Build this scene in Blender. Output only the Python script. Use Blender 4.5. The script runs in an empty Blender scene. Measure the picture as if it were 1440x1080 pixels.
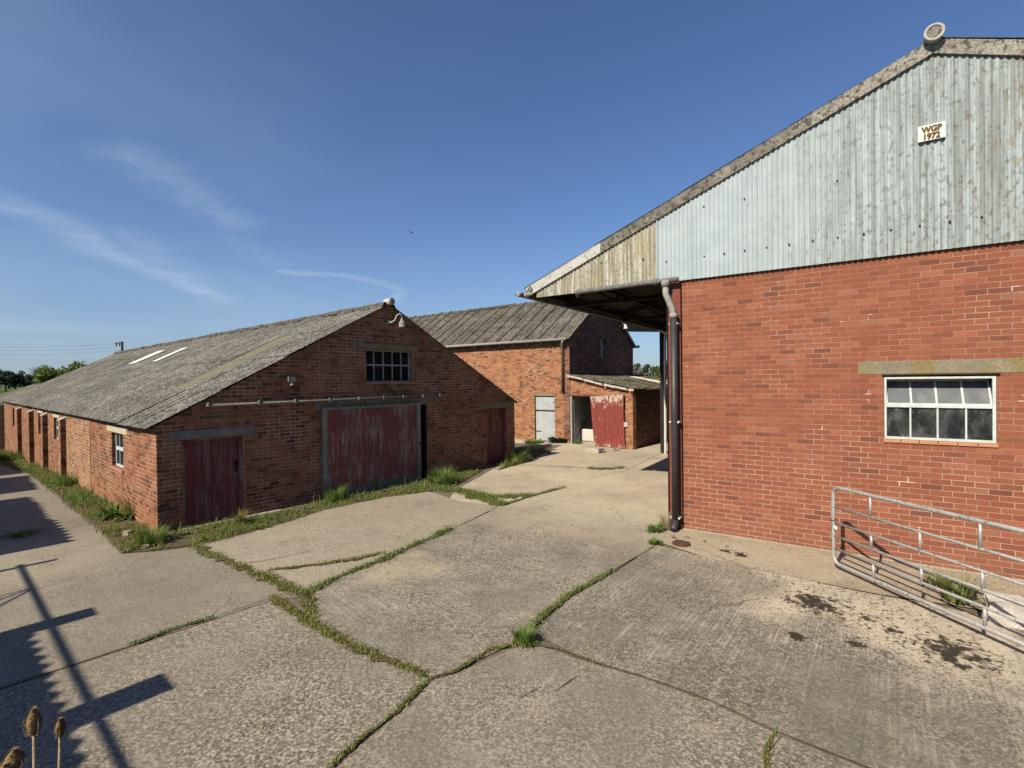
import bpy, bmesh, math, random
from math import sin, cos, tan, pi, radians, floor, sqrt, atan2
from mathutils import Vector as V, Matrix, noise as mnoise
from mathutils.geometry import delaunay_2d_cdt
random.seed(7)
scene = bpy.context.scene
col = scene.collection

# ------------------------------------------------------------------ camera
H = 2.7
FPX = 700.0
M = [V((0.99993, -0.00009, -0.01147)), V((-0.01147, -0.00778, -0.9999)), V((0.0, 0.99997, -0.00778))]
cam = bpy.data.cameras.new('camera'); camo = bpy.data.objects.new('camera', cam); col.objects.link(camo)
cam.sensor_width = 36; cam.lens = FPX / 1440 * 36; cam.clip_end = 6000; cam.clip_start = 0.05
R3 = Matrix((M[0], -M[1], -M[2])).transposed()
camo.matrix_world = Matrix.Translation((0, 0, H)) @ R3.to_4x4()
scene.camera = camo

# ------------------------------------------------------------------ sky, sun, exposure
SUN_AZ = V((-.556, -.831)); _r = radians(-7.5)
SUN_AZ = V((SUN_AZ.x*cos(_r)-SUN_AZ.y*sin(_r), SUN_AZ.x*sin(_r)+SUN_AZ.y*cos(_r))).normalized()
SUN_EL = radians(39)
TOSUN = V((SUN_AZ.x*cos(SUN_EL), SUN_AZ.y*cos(SUN_EL), sin(SUN_EL)))
sun = bpy.data.lights.new('sun', 'SUN'); sun.energy = 5.0; sun.angle = radians(0.5); sun.color = (1, .885, .70)
suno = bpy.data.objects.new('sun', sun); col.objects.link(suno)
suno.rotation_euler = TOSUN.to_track_quat('Z', 'Y').to_euler()
scene.view_settings.view_transform = 'Standard'; scene.view_settings.look = 'None'
scene.view_settings.exposure = 0.82; scene.view_settings.gamma = 1.0
SKY = 0.050

# ------------------------------------------------------------------ node helpers
class NT:
    def __init__(s, tree): s.t = tree; s.N = tree.nodes; s.L = tree.links
    def node(s, typ, ins=None, **props):
        n = s.N.new(typ)
        for k, v in props.items(): setattr(n, k, v)
        for k, v in (ins or {}).items(): s.put(n.inputs[k], v)
        return n
    def put(s, sock, v):
        if isinstance(v, bpy.types.NodeSocket): s.L.new(v, sock)
        elif v is not None:
            if hasattr(sock.default_value, '__len__') and not hasattr(v, '__len__'): v = [v]*len(sock.default_value)
            if hasattr(sock.default_value, '__len__') and len(sock.default_value) == 4 and len(v) == 3: v = (*v, 1)
            sock.default_value = v
    def m(s, op, a, b=0.0, c=0.0, clamp=False):
        n = s.node('ShaderNodeMath', {0: a, 1: b, 2: c}, operation=op); n.use_clamp = clamp; return n.outputs[0]
    def add(s, a, b): return s.m('ADD', a, b)
    def sub(s, a, b): return s.m('SUBTRACT', a, b)
    def mul(s, a, b): return s.m('MULTIPLY', a, b)
    def vm(s, op, a, b=(0, 0, 0)):
        n = s.node('ShaderNodeVectorMath', {0: a, 1: b}, operation=op)
        return n.outputs['Value'] if op in ('LENGTH', 'DOT_PRODUCT', 'DISTANCE') else n.outputs[0]
    def mix(s, f, a, b, blend='MIX'):
        n = s.node('ShaderNodeMix', data_type='RGBA', blend_type=blend)
        s.put(n.inputs[0], f); s.put(n.inputs[6], a); s.put(n.inputs[7], b); return n.outputs[2]
    def lerp(s, f, a, b):
        n = s.node('ShaderNodeMix'); s.put(n.inputs[0], f); s.put(n.inputs[2], a); s.put(n.inputs[3], b); return n.outputs[0]
    def rng(s, v, a, b, c=0.0, d=1.0, smooth=True):
        n = s.node('ShaderNodeMapRange', {0: v, 1: a, 2: b, 3: c, 4: d})
        if smooth: n.interpolation_type = 'SMOOTHSTEP'
        return n.outputs[0]
    def noise(s, vec, scale, detail=3, rough=.55, dist=0.0):
        return s.node('ShaderNodeTexNoise', {'Vector': vec, 'Scale': scale, 'Detail': detail, 'Roughness': rough, 'Distortion': dist}).outputs[0]
    def noisec(s, vec, scale, detail=2):
        return s.node('ShaderNodeTexNoise', {'Vector': vec, 'Scale': scale, 'Detail': detail}).outputs[1]
    def ramp(s, f, stops, interp='LINEAR'):
        n = s.node('ShaderNodeValToRGB', {0: f}); r = n.color_ramp; r.interpolation = interp
        while len(r.elements) > 1: r.elements.remove(r.elements[0])
        for i, (p, c) in enumerate(stops):
            e = r.elements[0] if i == 0 else r.elements.new(p)
            e.position = p; e.color = (*c, 1)
        return n.outputs[0]
    def sep(s, v): n = s.node('ShaderNodeSeparateXYZ', {0: v}); return n.outputs
    def comb(s, x=0.0, y=0.0, z=0.0): return s.node('ShaderNodeCombineXYZ', {0: x, 1: y, 2: z}).outputs[0]
    def scalev(s, v, sc): return s.vm('MULTIPLY', v, sc)
    def bump(s, h, strength, dist): return s.node('ShaderNodeBump', {'Height': h, 'Strength': strength, 'Distance': dist}).outputs[0]

MATS = {}
ALB = .65   # scales every base colour down so shade deepens under the raised exposure
def newmat(name):
    m = bpy.data.materials.new(name); m.use_nodes = True; t = NT(m.node_tree)
    t.N.clear(); t.bsdf = t.node('ShaderNodeBsdfPrincipled'); out = t.node('ShaderNodeOutputMaterial')
    t.L.new(t.bsdf.outputs[0], out.inputs[0]); t.out = out
    MATS[name] = m
    return m, t
def fin(t, colr, rough=.9, normal=None, metal=0.0, spec=.3):
    colr = t.mix(1.0, colr, (ALB, ALB, ALB), 'MULTIPLY')
    t.put(t.bsdf.inputs['Base Color'], colr); t.put(t.bsdf.inputs['Roughness'], rough)
    t.put(t.bsdf.inputs['Metallic'], metal); t.put(t.bsdf.inputs['Specular IOR Level'], spec)
    if normal is not None: t.L.new(normal, t.bsdf.inputs['Normal'])
def uvn(t): return t.node('ShaderNodeUVMap').outputs[0]
def objc(t): return t.node('ShaderNodeTexCoord').outputs['Object']

# world
w = bpy.data.worlds.new('World'); scene.world = w; w.use_nodes = True
t = NT(w.node_tree); t.N.clear()
sky = t.node('ShaderNodeTexSky', sky_type='NISHITA'); sky.sun_disc = False
sky.sun_elevation = SUN_EL; sky.sun_rotation = atan2(SUN_AZ.x, SUN_AZ.y)
sky.air_density = 1.0; sky.dust_density = 0.6; sky.ozone_density = 2.0; sky.altitude = 50
dirv = t.node('ShaderNodeTexCoord').outputs['Generated']
def pixdir(x, y):
    return (M[0]*((x-720)/FPX) + M[1]*((y-540)/FPX) + M[2])
def cloudpt(x, y):
    d = pixdir(x, y); k = max(d.z, 0.01) + .12
    return (d.x/k, d.y/k)
sx, sy, sz = t.sep(dirv)[:3]
kz = t.add(t.m('MAXIMUM', sz, 0.0), .12)
cp = t.comb(t.m('DIVIDE', sx, kz), t.m('DIVIDE', sy, kz), 0.0)
nzc = t.noisec(cp, 1.6, 4)
cpw = t.vm('ADD', cp, t.vm('MULTIPLY', t.vm('SUBTRACT', nzc, (.5, .5, .5)), (.22, .22, 0)))
fib = t.noise(t.vm('MULTIPLY', cpw, (3.0, 3.0, 1)), 2.2, 6, .65)
total = None
def wisp(pts, wid, amp):
    global total
    best = None
    for (a, b) in zip(pts[:-1], pts[1:]):
        A = V((*cloudpt(*a), 0)); B = V((*cloudpt(*b), 0)); d = B-A; L2 = d.length_squared
        rel = t.vm('SUBTRACT', cpw, tuple(A))
        h = t.m('DIVIDE', t.vm('DOT_PRODUCT', rel, tuple(d)), L2, clamp=True)
        near = t.vm('SUBTRACT', rel, t.vm('MULTIPLY', t.comb(h, h, h), tuple(d)))
        dist = t.vm('LENGTH', near)
        best = dist if best is None else t.m('MINIMUM', best, dist)
    f = t.rng(best, 0.0, wid, amp, 0.0)
    total = f if total is None else t.m('MAXIMUM', total, f)
wisp([(0, 244), (90, 282), (140, 327), (205, 354), (300, 400)], .17, .26)
wisp([(175, 312), (240, 358), (310, 405)], .22, .15)
wisp([(190, 200), (260, 252), (330, 294)], .19, .17)
wisp([(330, 320), (390, 360)], .12, .06)
wisp([(400, 372), (480, 383), (540, 396), (566, 406), (560, 420)], .08, .22)
wisp([(0, 420), (80, 430), (200, 445)], .34, .12)
veil = t.rng(t.noise(cp, .7, 4), .36, .75, 0.03, .19)
left = t.rng(sx, -.75, .1, 1.0, 0.0)
cl = t.m('MINIMUM', t.add(t.mul(total, t.rng(fib, .3, .68, .35, 1.15)), t.mul(veil, left)), .8)
# thin horizon haze on top of the sky texture
skyc = t.vm('MULTIPLY', sky.outputs[0], (.91, 1.07, 1.35))
skyc = t.mix(t.rng(sz, 0.0, .32, .42, 0.0), skyc, (3.45, 4.7, 6.5))
skyc = t.mix(cl, skyc, (6.7, 8.0, 9.4))
bg = t.node('ShaderNodeBackground', {'Color': skyc, 'Strength': SKY}); wo = t.node('ShaderNodeOutputWorld')
t.L.new(bg.outputs[0], wo.inputs[0])

# ------------------------------------------------------------------ placing helpers
C0 = V((0, 0, H))
def ray(x, y): return pixdir(x, y)
def gp(x, y, z=0.0):
    d = ray(x, y); return C0 + d*((z-H)/d.z)
YL, YR, YF = radians(49.5375), radians(56.2461), radians(53.7929)
LO = gp(222, 752); RO = gp(961.5, 745); FO = gp(802, 623)
LA = V((-sin(YL), cos(YL), 0)); LB = V((cos(YL), sin(YL), 0))
def sstep(x): x = max(0., min(1., x)); return x*x*(3-2*x)
def hgt(x, y):
    p = V((x, y, 0))-LO; a = p.dot(LA); b = p.dot(LB)
    near = -.78*sstep((a-4)/24)*(1-sstep(b/5))
    r = sqrt(x*x+y*y)
    return near*(1-sstep((r-60)/60)) + 2.0*sstep((r-45)/150)
def gph(x, y):
    p = gp(x, y)
    for i in range(6): p = gp(x, y, hgt(p.x, p.y))
    return p

# ------------------------------------------------------------------ object helpers
def tag(o, label, cat, group=None):
    o['label'] = label; o['category'] = cat
    if group: o['group'] = group
    return o
def thing(name, label, cat, loc=(0, 0, 0), rz=0.0, group=None):
    o = bpy.data.objects.new(name, None); col.objects.link(o); o.location = loc; o.rotation_euler = (0, 0, rz)
    o.empty_display_size = .3
    return tag(o, label, cat, group)
class MB:
    def __init__(s): s.v = []; s.f = []; s.mi = []; s.cur = 0
    def face(s, pts):
        i = len(s.v); s.v += [V(p) for p in pts]; s.f.append(list(range(i, i+len(pts)))); s.mi.append(s.cur)
    def hexa(s, p):  # 8 points: bottom ring 0-3, top ring 4-7
        i = len(s.v); s.v += [V(q) for q in p]
        for q in ((0, 3, 2, 1), (4, 5, 6, 7), (0, 1, 5, 4), (1, 2, 6, 5), (2, 3, 7, 6), (3, 0, 4, 7)):
            s.f.append([i+k for k in q]); s.mi.append(s.cur)
    def box(s, x0, x1, y0, y1, z0, z1):
        s.hexa([(x0, y0, z0), (x1, y0, z0), (x1, y1, z0), (x0, y1, z0), (x0, y0, z1), (x1, y0, z1), (x1, y1, z1), (x0, y1, z1)])
    def bar(s, a, b, wdt, hgt_, up=(0, 0, 1)):
        a = V(a); b = V(b); d = (b-a).normalized(); u = V(up)
        r = d.cross(u)
        if r.length < 1e-4: r = d.cross(V((1, 0, 0)))
        r.normalize(); u = r.cross(d); r *= wdt/2; u *= hgt_/2
        s.hexa([a-r-u, a+r-u, b+r-u, b-r-u, a-r+u, a+r+u, b+r+u, b-r+u])
    def tube(s, pts, r, n=10, cap=True):
        pts = [V(p) for p in pts]; rs = r if isinstance(r, (list, tuple)) else [r]*len(pts)
        base = len(s.v); prev = None
        for i, p in enumerate(pts):
            d = (pts[min(i+1, len(pts)-1)]-pts[max(i-1, 0)]).normalized()
            if prev is None:
                u = d.cross(V((0, 0, 1)));
                if u.length < 1e-3: u = d.cross(V((1, 0, 0)))
            else: u = prev - d*prev.dot(d)
            u.normalize(); prev = u; w_ = d.cross(u)
            for k in range(n):
                a = 2*pi*k/n; s.v.append(p+(u*cos(a)+w_*sin(a))*rs[i])
        for i in range(len(pts)-1):
            for k in range(n):
                a = base+i*n+k; b = base+i*n+(k+1) % n
                s.f.append([a, b, b+n, a+n]); s.mi.append(s.cur)
        if cap:
            s.f.append([base+k for k in range(n)][::-1]); s.mi.append(s.cur)
            s.f.append([base+(len(pts)-1)*n+k for k in range(n)]); s.mi.append(s.cur)
    def grid(s, P):  # P[i][j] points
        base = len(s.v); n = len(P[0])
        for row in P: s.v += [V(q) for q in row]
        for i in range(len(P)-1):
            for j in range(n-1):
                a = base+i*n+j; s.f.append([a, a+1, a+n+1, a+n]); s.mi.append(s.cur)
    def build(s, name, mats, parent=None, smooth=False, uvs=True, bevel=0.0):
        me = bpy.data.meshes.new(name); me.from_pydata([tuple(q) for q in s.v], [], s.f)
        if not isinstance(mats, (list, tuple)): mats = [mats]
        for m in mats: me.materials.append(MATS[m])
        me.polygons.foreach_set('material_index', s.mi)
        me.update()
        if uvs:
            ul = me.uv_layers.new(name='UVMap').data
            vs = me.vertices
            for p in me.polygons:
                nx, ny, nz = abs(p.normal.x), abs(p.normal.y), abs(p.normal.z)
                for li in p.loop_indices:
                    c = vs[me.loops[li].vertex_index].co
                    if nz > .8: ul[li].uv = (c.x, c.y)
                    elif ny >= nx: ul[li].uv = (c.x, c.z)
                    else: ul[li].uv = (c.y+.06, c.z)
        if smooth: me.polygons.foreach_set('use_smooth', [True]*len(me.polygons))
        o = bpy.data.objects.new(name, me); col.objects.link(o)
        if parent: o.parent = parent
        if bevel:
            b = o.modifiers.new('bevel', 'BEVEL'); b.width = bevel; b.segments = 1; b.limit_method = 'ANGLE'
        return o
class Wall:  # a vertical plane: origin, horizontal axis, outward normal (all local)
    def __init__(s, o, ex, en): s.o = V(o); s.ex = V(ex).normalized(); s.en = V(en).normalized()
    def p(s, x, z, out=0.0): return s.o + s.ex*x + V((0, 0, z)) + s.en*out
    def box(s, mb, x0, x1, z0, z1, o0, o1):
        mb.hexa([s.p(x0, z0, o1), s.p(x1, z0, o1), s.p(x1, z0, o0), s.p(x0, z0, o0), s.p(x0, z1, o1), s.p(x1, z1, o1), s.p(x1, z1, o0), s.p(x0, z1, o0)])
    def panel(s, mb, outline, holes, thick, out=0.0):
        pts = [V((a, b)) for a, b in outline]; n = len(pts)
        edges = [(i, (i+1) % n) for i in range(n)]
        loops = [list(range(n))]
        for (x0, x1, z0, z1) in holes:
            i = len(pts); pts += [V((x0, z0)), V((x1, z0)), V((x1, z1)), V((x0, z1))]
            edges += [(i, i+1), (i+1, i+2), (i+2, i+3), (i+3, i)]; loops.append([i, i+3, i+2, i+1])
        vo, eo, fo, *_ = delaunay_2d_cdt(pts, edges, [], 1, 1e-5)
        def inpoly(c):
            r = False
            for i in range(n):
                a, b = outline[i], outline[(i+1) % n]
                if (a[1] > c.y) != (b[1] > c.y) and c.x < (b[0]-a[0])*(c.y-a[1])/(b[1]-a[1])+a[0]: r = not r
            return r
        for f in fo:
            c = sum((vo[i] for i in f), V((0, 0)))/len(f)
            if not inpoly(c) or any(x0 < c.x < x1 and z0 < c.y < z1 for x0, x1, z0, z1 in holes): continue
            q = [vo[i] for i in f]
            A = [s.p(k.x, k.y, out) for k in q]
            nn = (A[1]-A[0]).cross(A[2]-A[0])
            if nn.dot(s.en) < 0: A.reverse(); q.reverse()
            mb.face(A); mb.face([s.p(k.x, k.y, out-thick) for k in reversed(q)])
        for lp in loops:
            for i in range(len(lp)):
                a, b = pts[lp[i]], pts[lp[(i+1) % len(lp)]]
                mb.face([s.p(a.x, a.y, out), s.p(a.x, a.y, out-thick), s.p(b.x, b.y, out-thick), s.p(b.x, b.y, out)])


# ------------------------------------------------------------------ materials
def brick(name, cols, mortar, mcol2, L=.2355, h=.0785, hdr=0, mw=.0055, vis=(.35, .65), stain=(.25, .16, .11), stain_amt=.5, warm=(.75, .32, .18), lowz=None, bump=.6, efflor=0.0, wob=.004, white=False):
    m, t = newmat(name)
    uv = uvn(t); oc = objc(t)
    wn = t.noisec(t.vm('MULTIPLY', uv, (1, 1, 1)), 5.0, 3)
    uvw = t.vm('ADD', uv, t.vm('MULTIPLY', t.vm('SUBTRACT', wn, (.5, .5, .5)), (wob*3, wob*2.2, 0)))
    u, v = t.sep(uvw)[:2]
    rowf = t.m('DIVIDE', v, h); row = t.m('FLOOR', rowf); fv = t.m('FRACT', rowf)
    odd = t.m('FLOORED_MODULO', row, 2.0)
    if hdr:
        ish = t.m('LESS_THAN', t.m('FLOORED_MODULO', row, float(hdr)), .5)
        wd = t.lerp(ish, L, L/2)
    else: wd = L
    uu = t.add(t.m('DIVIDE', u, wd), t.mul(odd, .5))
    rowr = t.node('ShaderNodeTexWhiteNoise', {'W': row}, noise_dimensions='1D').outputs[0]
    uu = t.add(uu, t.mul(rowr, .16))
    cu = t.m('FLOOR', uu); fu = t.m('FRACT', uu)
    wn2 = t.node('ShaderNodeTexWhiteNoise', {'Vector': t.comb(cu, row, 0.0)}, noise_dimensions='2D')
    rv = wn2.outputs[0]
    rsplit = t.sep(wn2.outputs[1])
    du = t.mul(t.m('MINIMUM', fu, t.sub(1.0, fu)), wd); dv = t.mul(t.m('MINIMUM', fv, t.sub(1.0, fv)), h)
    dm = t.m('MINIMUM', du, dv)
    edge = t.noise(uv, 70, 2)
    dm = t.add(dm, t.mul(t.sub(edge, .5), .006))
    mort = t.rng(dm, mw*.55, mw*1.25, 1.0, 0.0)
    bc = t.ramp(rv, cols)
    big = t.noise(uv, .55, 4, .6); mid = t.noise(uv, 3.5, 4, .6); fine_ = t.noise(uv, 55, 3, .6)
    bc = t.mix(t.mul(t.rng(big, .42, .68), .2 if white else .35), bc, warm, 'MIX')
    bc = t.mix(t.mul(t.rng(mid, .52, .75), stain_amt), bc, stain)
    bc = t.mix(t.rng(fine_, .35, .7, .35, 0.0), bc, (.06, .035, .025))
    mc = t.mix(t.rng(t.noise(uv, 2.1, 3), .35, .65), mortar, mcol2)
    mv = t.rng(t.noise(uv, .9, 4, .65), vis[0], vis[1], .40 if white else .15, 1.0)
    if lowz is not None: mv = t.m('MAXIMUM', mv, t.rng(v, lowz, lowz+1.0, 1.0, 0.0))
    if white:
        wm = t.rng(t.noise(uv, 2.7, 3, .6), .66, .70)
        mc = t.mix(wm, mc, (.80, .72, .62)); mv = t.m('MAXIMUM', mv, wm)
        sk = t.rng(t.noise(t.vm('MULTIPLY', uv, (2.2, .5, 1)), 1.0, 4, .65), .50, .72, 0.0, .35)
        bc = t.mix(sk, bc, (.22, .095, .062))
        bc = t.mix(t.mul(t.rng(t.add(v, t.mul(t.sub(mid, .5), .5)), .0, .5, .45, 0.0), 1.0), bc, (.24, .11, .075))
    c = t.mix(t.mul(mort, mv), bc, mc)
    if efflor:
        e = t.rng(t.noise(uv, 4.2, 5, .7), .70, .78, 0.0, efflor)
        c = t.mix(e, c, (.62, .53, .44))
    hh = t.add(t.mul(t.sub(1.0, mort), .7), t.add(t.mul(fine_, .25), t.mul(rsplit[1], .25)))
    fin(t, c, .93, t.bump(hh, bump, .012), spec=.15)
    return m
brick('brick_red', [(0, (.20, .078, .054)), (.06, (.255, .09, .057)), (.12, (.285, .098, .059)), (.3, (.305, .104, .06)), (.52, (.325, .111, .063)), (.72, (.345, .12, .068)), (.9, (.37, .134, .076)), (.97, (.41, .155, .09)), (1, (.33, .16, .105))],
      (.52, .39, .30), (.40, .22, .16), L=.2355, h=.0785, hdr=0, vis=(.42, .70), stain=(.25, .10, .062), stain_amt=.4, warm=(.40, .14, .078), lowz=1.2, bump=.5, efflor=.45, mw=.0048, white=True)
brick('brick_old', [(0, (.09, .05, .036)), (.12, (.15, .066, .043)), (.3, (.25, .10, .057)), (.55, (.33, .13, .07)), (.8, (.40, .168, .09)), (1, (.33, .19, .115))],
      (.66, .50, .35), (.46, .33, .23), L=.232, h=.0775, hdr=4, mw=.0075, vis=(.34, .64), stain=(.22, .125, .08), stain_amt=.55, warm=(.46, .21, .11), bump=.9, efflor=.3, wob=.007)
brick('brick_yellowed', [(0, (.14, .085, .06)), (.2, (.25, .12, .07)), (.5, (.39, .20, .11)), (.8, (.46, .26, .145)), (1, (.40, .2, .12))],
      (.68, .54, .38), (.5, .38, .26), L=.232, h=.0775, hdr=4, mw=.0075, vis=(.28, .55), stain=(.24, .15, .09), stain_amt=.5, warm=(.46, .22, .12), bump=.9, efflor=.3, wob=.007)
brick('brick_orange', [(0, (.10, .06, .045)), (.08, (.15, .075, .052)), (.16, (.31, .13, .07)), (.45, (.42, .175, .088)), (.75, (.50, .22, .11)), (.92, (.55, .29, .16)), (1, (.32, .15, .095))],
      (.58, .44, .29), (.36, .25, .16), L=.232, h=.0775, hdr=4, mw=.007, vis=(.3, .6), stain=(.19, .11, .07), stain_amt=.85, warm=(.50, .22, .105), bump=.9, efflor=.3, wob=.008)
brick('brick_dark', [(0, (.07, .045, .038)), (.3, (.18, .08, .056)), (.7, (.31, .13, .085)), (1, (.40, .19, .12))],
      (.48, .36, .27), (.34, .25, .19), L=.232, h=.0775, hdr=4, mw=.006, vis=(.3, .6), stain=(.10, .06, .045), stain_amt=.7, warm=(.34, .14, .09), bump=1.0, wob=.008)
brick('brick_buff', [(0, (.30, .22, .15)), (.5, (.42, .31, .2)), (1, (.48, .36, .25))], (.45, .38, .3), (.35, .3, .24), stain_amt=.3, warm=(.45, .34, .22), stain=(.25, .19, .13))

def rough_mat(name, c1, c2, sc=6.0, fine=45.0, fdark=.5, spots=None, rough=.92, bump=.3, bd=.01, streak=None, lich=None, lichs=(1.2, .56, .70), metal=0.0, spec=.25, patch=None):
    m, t = newmat(name); oc = objc(t); uv = uvn(t)
    a = t.noise(oc, sc, 5, .6); f = t.noise(oc, fine, 3, .6)
    c = t.mix(t.rng(a, .3, .7), c1, c2)
    if patch:
        c = t.mix(t.rng(t.noise(oc, patch[1], 4, .6), patch[2], patch[3], 0.0, patch[4]), c, patch[0])
    if streak:
        sv = t.noise(t.vm('MULTIPLY', oc, streak[1]), 1.0, 4, .6)
        c = t.mix(t.rng(sv, .5, .72, 0.0, streak[2]), c, streak[0])
    if lich: c = t.mix(t.rng(t.noise(oc, lichs[0], 5, .7), lichs[1], lichs[2], 0.0, .8), c, lich)
    if spots:
        vo = t.node('ShaderNodeTexNoise', {'Vector': oc, 'Scale': spots[1], 'Detail': 3, 'Roughness': .7}).outputs[0]
        c = t.mix(t.rng(vo, spots[2], spots[2]+.08, 0.0, .85), c, spots[0])
    c = t.mix(t.rng(f, .35, .65, fdark, 0.0), c, t.mix(.35, (0, 0, 0), c))
    fin(t, c, rough, t.bump(t.add(f, t.mul(a, .6)), bump, bd), metal, spec)
    return m
# roofs
def roof_mat(name, base, dark, pale, lich, lap=None, rot=None, moss=0.0):
    m, t = newmat(name); oc = objc(t)
    a = t.noise(oc, 1.3, 5, .65); b = t.noise(oc, 9, 4, .7); f = t.noise(oc, 24, 3, .65); g = t.noise(oc, 5.0, 4, .7)
    c = t.mix(t.rng(a, .3, .7), base, t.mix(.5, base, pale))
    c = t.mix(t.rng(b, .47, .58, 0.0, .75), c, dark)
    c = t.mix(t.rng(f, .51, .60, 0.0, .8), c, dark)
    c = t.mix(t.rng(f, .36, .46, .85, 0.0), c, pale)
    c = t.mix(t.rng(g, .62, .72, 0.0, .45), c, pale)
    c = t.mix(t.rng(t.noise(oc, 2.2, 5, .7), .60, .72, 0.0, .4), c, lich)
    if lap:
        sv = t.noise(t.vm('MULTIPLY', oc, lap if lap[0] < 5 else (.5, 5.5, .5)), 1.0, 4, .65)
        c = t.mix(t.rng(sv, .50, .64, 0.0, .62), c, dark); c = t.mix(t.rng(sv, .30, .44, .35, 0.0), c, pale)
        bv = t.noise(t.vm('MULTIPLY', oc, (1.4, .25, 1.4)), 1.0, 3, .6); c = t.mix(t.rng(bv, .40, .62, .0, .3), c, dark)
    if moss: c = t.mix(t.rng(t.noise(oc, 1.8, 5, .7), .42, .60, 0.0, moss), c, (.045, .04, .02))
    fin(t, c, .95, t.bump(t.add(b, f), .5, .012), spec=.1)
roof_mat('roof_grey', (.215, .212, .195), (.055, .053, .047), (.43, .42, .39), (.245, .235, .18), lap=(6.0, .5, 1.0))
roof_mat('roof_grey_pale', (.232, .229, .21), (.07, .065, .056), (.47, .45, .40), (.27, .25, .17), lap=(6.0, .5, 1.0))
roof_mat('roof_grey_dark', (.198, .195, .178), (.05, .047, .04), (.42, .40, .36), (.25, .23, .16), lap=(6.0, .5, 1.0))
roof_mat('roof_streaky', (.18, .167, .145), (.05, .045, .038), (.40, .37, .315), (.16, .14, .10), lap=(.8, 9.0, .8))
roof_mat('roof_mossy', (.12, .105, .08), (.035, .03, .022), (.36, .33, .27), (.10, .09, .05), moss=.9)
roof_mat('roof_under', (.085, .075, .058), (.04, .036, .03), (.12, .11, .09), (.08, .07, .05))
# cladding (painted asbestos cement, pale blue-grey, dirt streaks stronger towards the ridge line)
def clad_mat():
    m, t = newmat('cladding_blue'); oc = objc(t); x, y, z = t.sep(oc)[:3]
    st = t.noise(t.vm('MULTIPLY', oc, (13.6, 1, .45)), 1.0, 5, .65)
    sp = t.noise(t.vm('MULTIPLY', oc, (16, 1, 9)), 1.0, 4, .7)
    big = t.noise(t.vm('MULTIPLY', oc, (1.0, 1, .6)), 1.0, 3, .6)
    dirty = t.rng(t.add(x, t.mul(t.sub(big, .5), 3.0)), .6, 3.6, .06, 1.0)
    c = t.mix(t.rng(t.noise(oc, 3, 4), .3, .7), (.405, .49, .53), (.475, .555, .595))
    c = t.mix(t.mul(t.rng(st, .38, .60), t.mul(dirty, .85)), c, (.235, .26, .25))
    c = t.mix(t.mul(t.rng(sp, .50, .66), t.mul(dirty, .80)), c, (.15, .15, .13))
    c = t.mix(t.mul(t.rng(sp, .66, .74), .18), c, (.30, .28, .22))
    rust = t.mul(t.rng(x, 3.7, 4.5), t.rng(t.noise(t.vm('MULTIPLY', oc, (13.6, 1, 3.2)), 1.0, 4, .7), .50, .62, 0.0, .8))
    c = t.mix(rust, c, (.26, .21, .12))
    f = t.noise(oc, 60, 2)
    fin(t, c, .8, t.bump(f, .12, .005), spec=.25)
clad_mat()
def clad2_mat():
    m, t = newmat('cladding_mossy'); oc = objc(t); x, y, z = t.sep(oc)[:3]
    st = t.noise(t.vm('MULTIPLY', oc, (14, 1, .8)), 1.0, 5, .65)
    sp = t.noise(t.vm('MULTIPLY', oc, (26, 1, 14)), 1.0, 4, .7)
    c = t.mix(t.rng(st, .35, .60), (.62, .61, .54), (.30, .285, .22))
    c = t.mix(t.rng(sp, .50, .64, 0.0, .8), c, (.20, .185, .12))
    ye = t.rng(t.noise(t.vm('MULTIPLY', oc, (2.2, 1, .7)), 1.0, 3, .6), .52, .66, 0.0, .4)
    c = t.mix(ye, c, (.36, .30, .12))
    fin(t, c, .9, t.bump(sp, .25, .006), spec=.15)
clad2_mat()
rough_mat('barge_grey', (.19, .178, .155), (.29, .275, .24), 5, 34, .7, spots=((.075, .068, .055), 14, .52), streak=((.45, .43, .39), (3, 3, 3), .5))
rough_mat('barge_mid', (.30, .285, .25), (.42, .40, .36), 5, 34, .7, spots=((.09, .08, .065), 11, .52), streak=((.55, .53, .49), (3, 3, 3), .5))
rough_mat('shade_black', (.006, .006, .006), (.01, .009, .008), 4, 30, .2)  # near-black colour painted in for shade under the rear barn
rough_mat('barge_pale', (.50, .50, .47), (.62, .62, .59), 5, 34, .4, spots=((.22, .20, .16), 16, .58))
rough_mat('ridge_dark', (.07, .062, .05), (.15, .138, .115), 3, 25, .6, spots=((.30, .28, .24), 9, .60))
rough_mat('white_cement', (.62, .60, .56), (.48, .46, .42), 8, 40, .3)
rough_mat('lintel_conc', (.24, .22, .165), (.33, .295, .22), 4, 55, .5, patch=((.28, .22, .085), 2.2, .42, .58, .85))
rough_mat('lintel_grey', (.21, .20, .18), (.30, .285, .255), 5, 60, .5)
rough_mat('lintel_pale', (.52, .46, .36), (.62, .56, .45), 6, 60, .3)
rough_mat('stone_white', (.50, .46, .41), (.62, .58, .52), 5, 40, .3, patch=((.28, .25, .2), 6, .58, .7, .5))
rough_mat('block_conc', (.42, .38, .31), (.55, .50, .42), 7, 50, .4)
rough_mat('plaster_white', (.36, .36, .34), (.50, .50, .48), 1.6, 20, .2, patch=((.17, .17, .16), 1.7, .5, .65, .8), streak=((.62, .62, .60), (4, 4, .7), .6))
rough_mat('trough_white', (.66, .66, .62), (.55, .55, .52), 4, 30, .2)
rough_mat('galv_door', (.40, .44, .47), (.48, .52, .55), 3, 30, .1, rough=.6, streak=((.36, .39, .41), (6, 6, .6), .5), metal=0.1, spec=.4)
rough_mat('galv_strip', (.12, .13, .13), (.16, .17, .165), 4, 40, .15, rough=.7, spec=.25)
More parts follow.
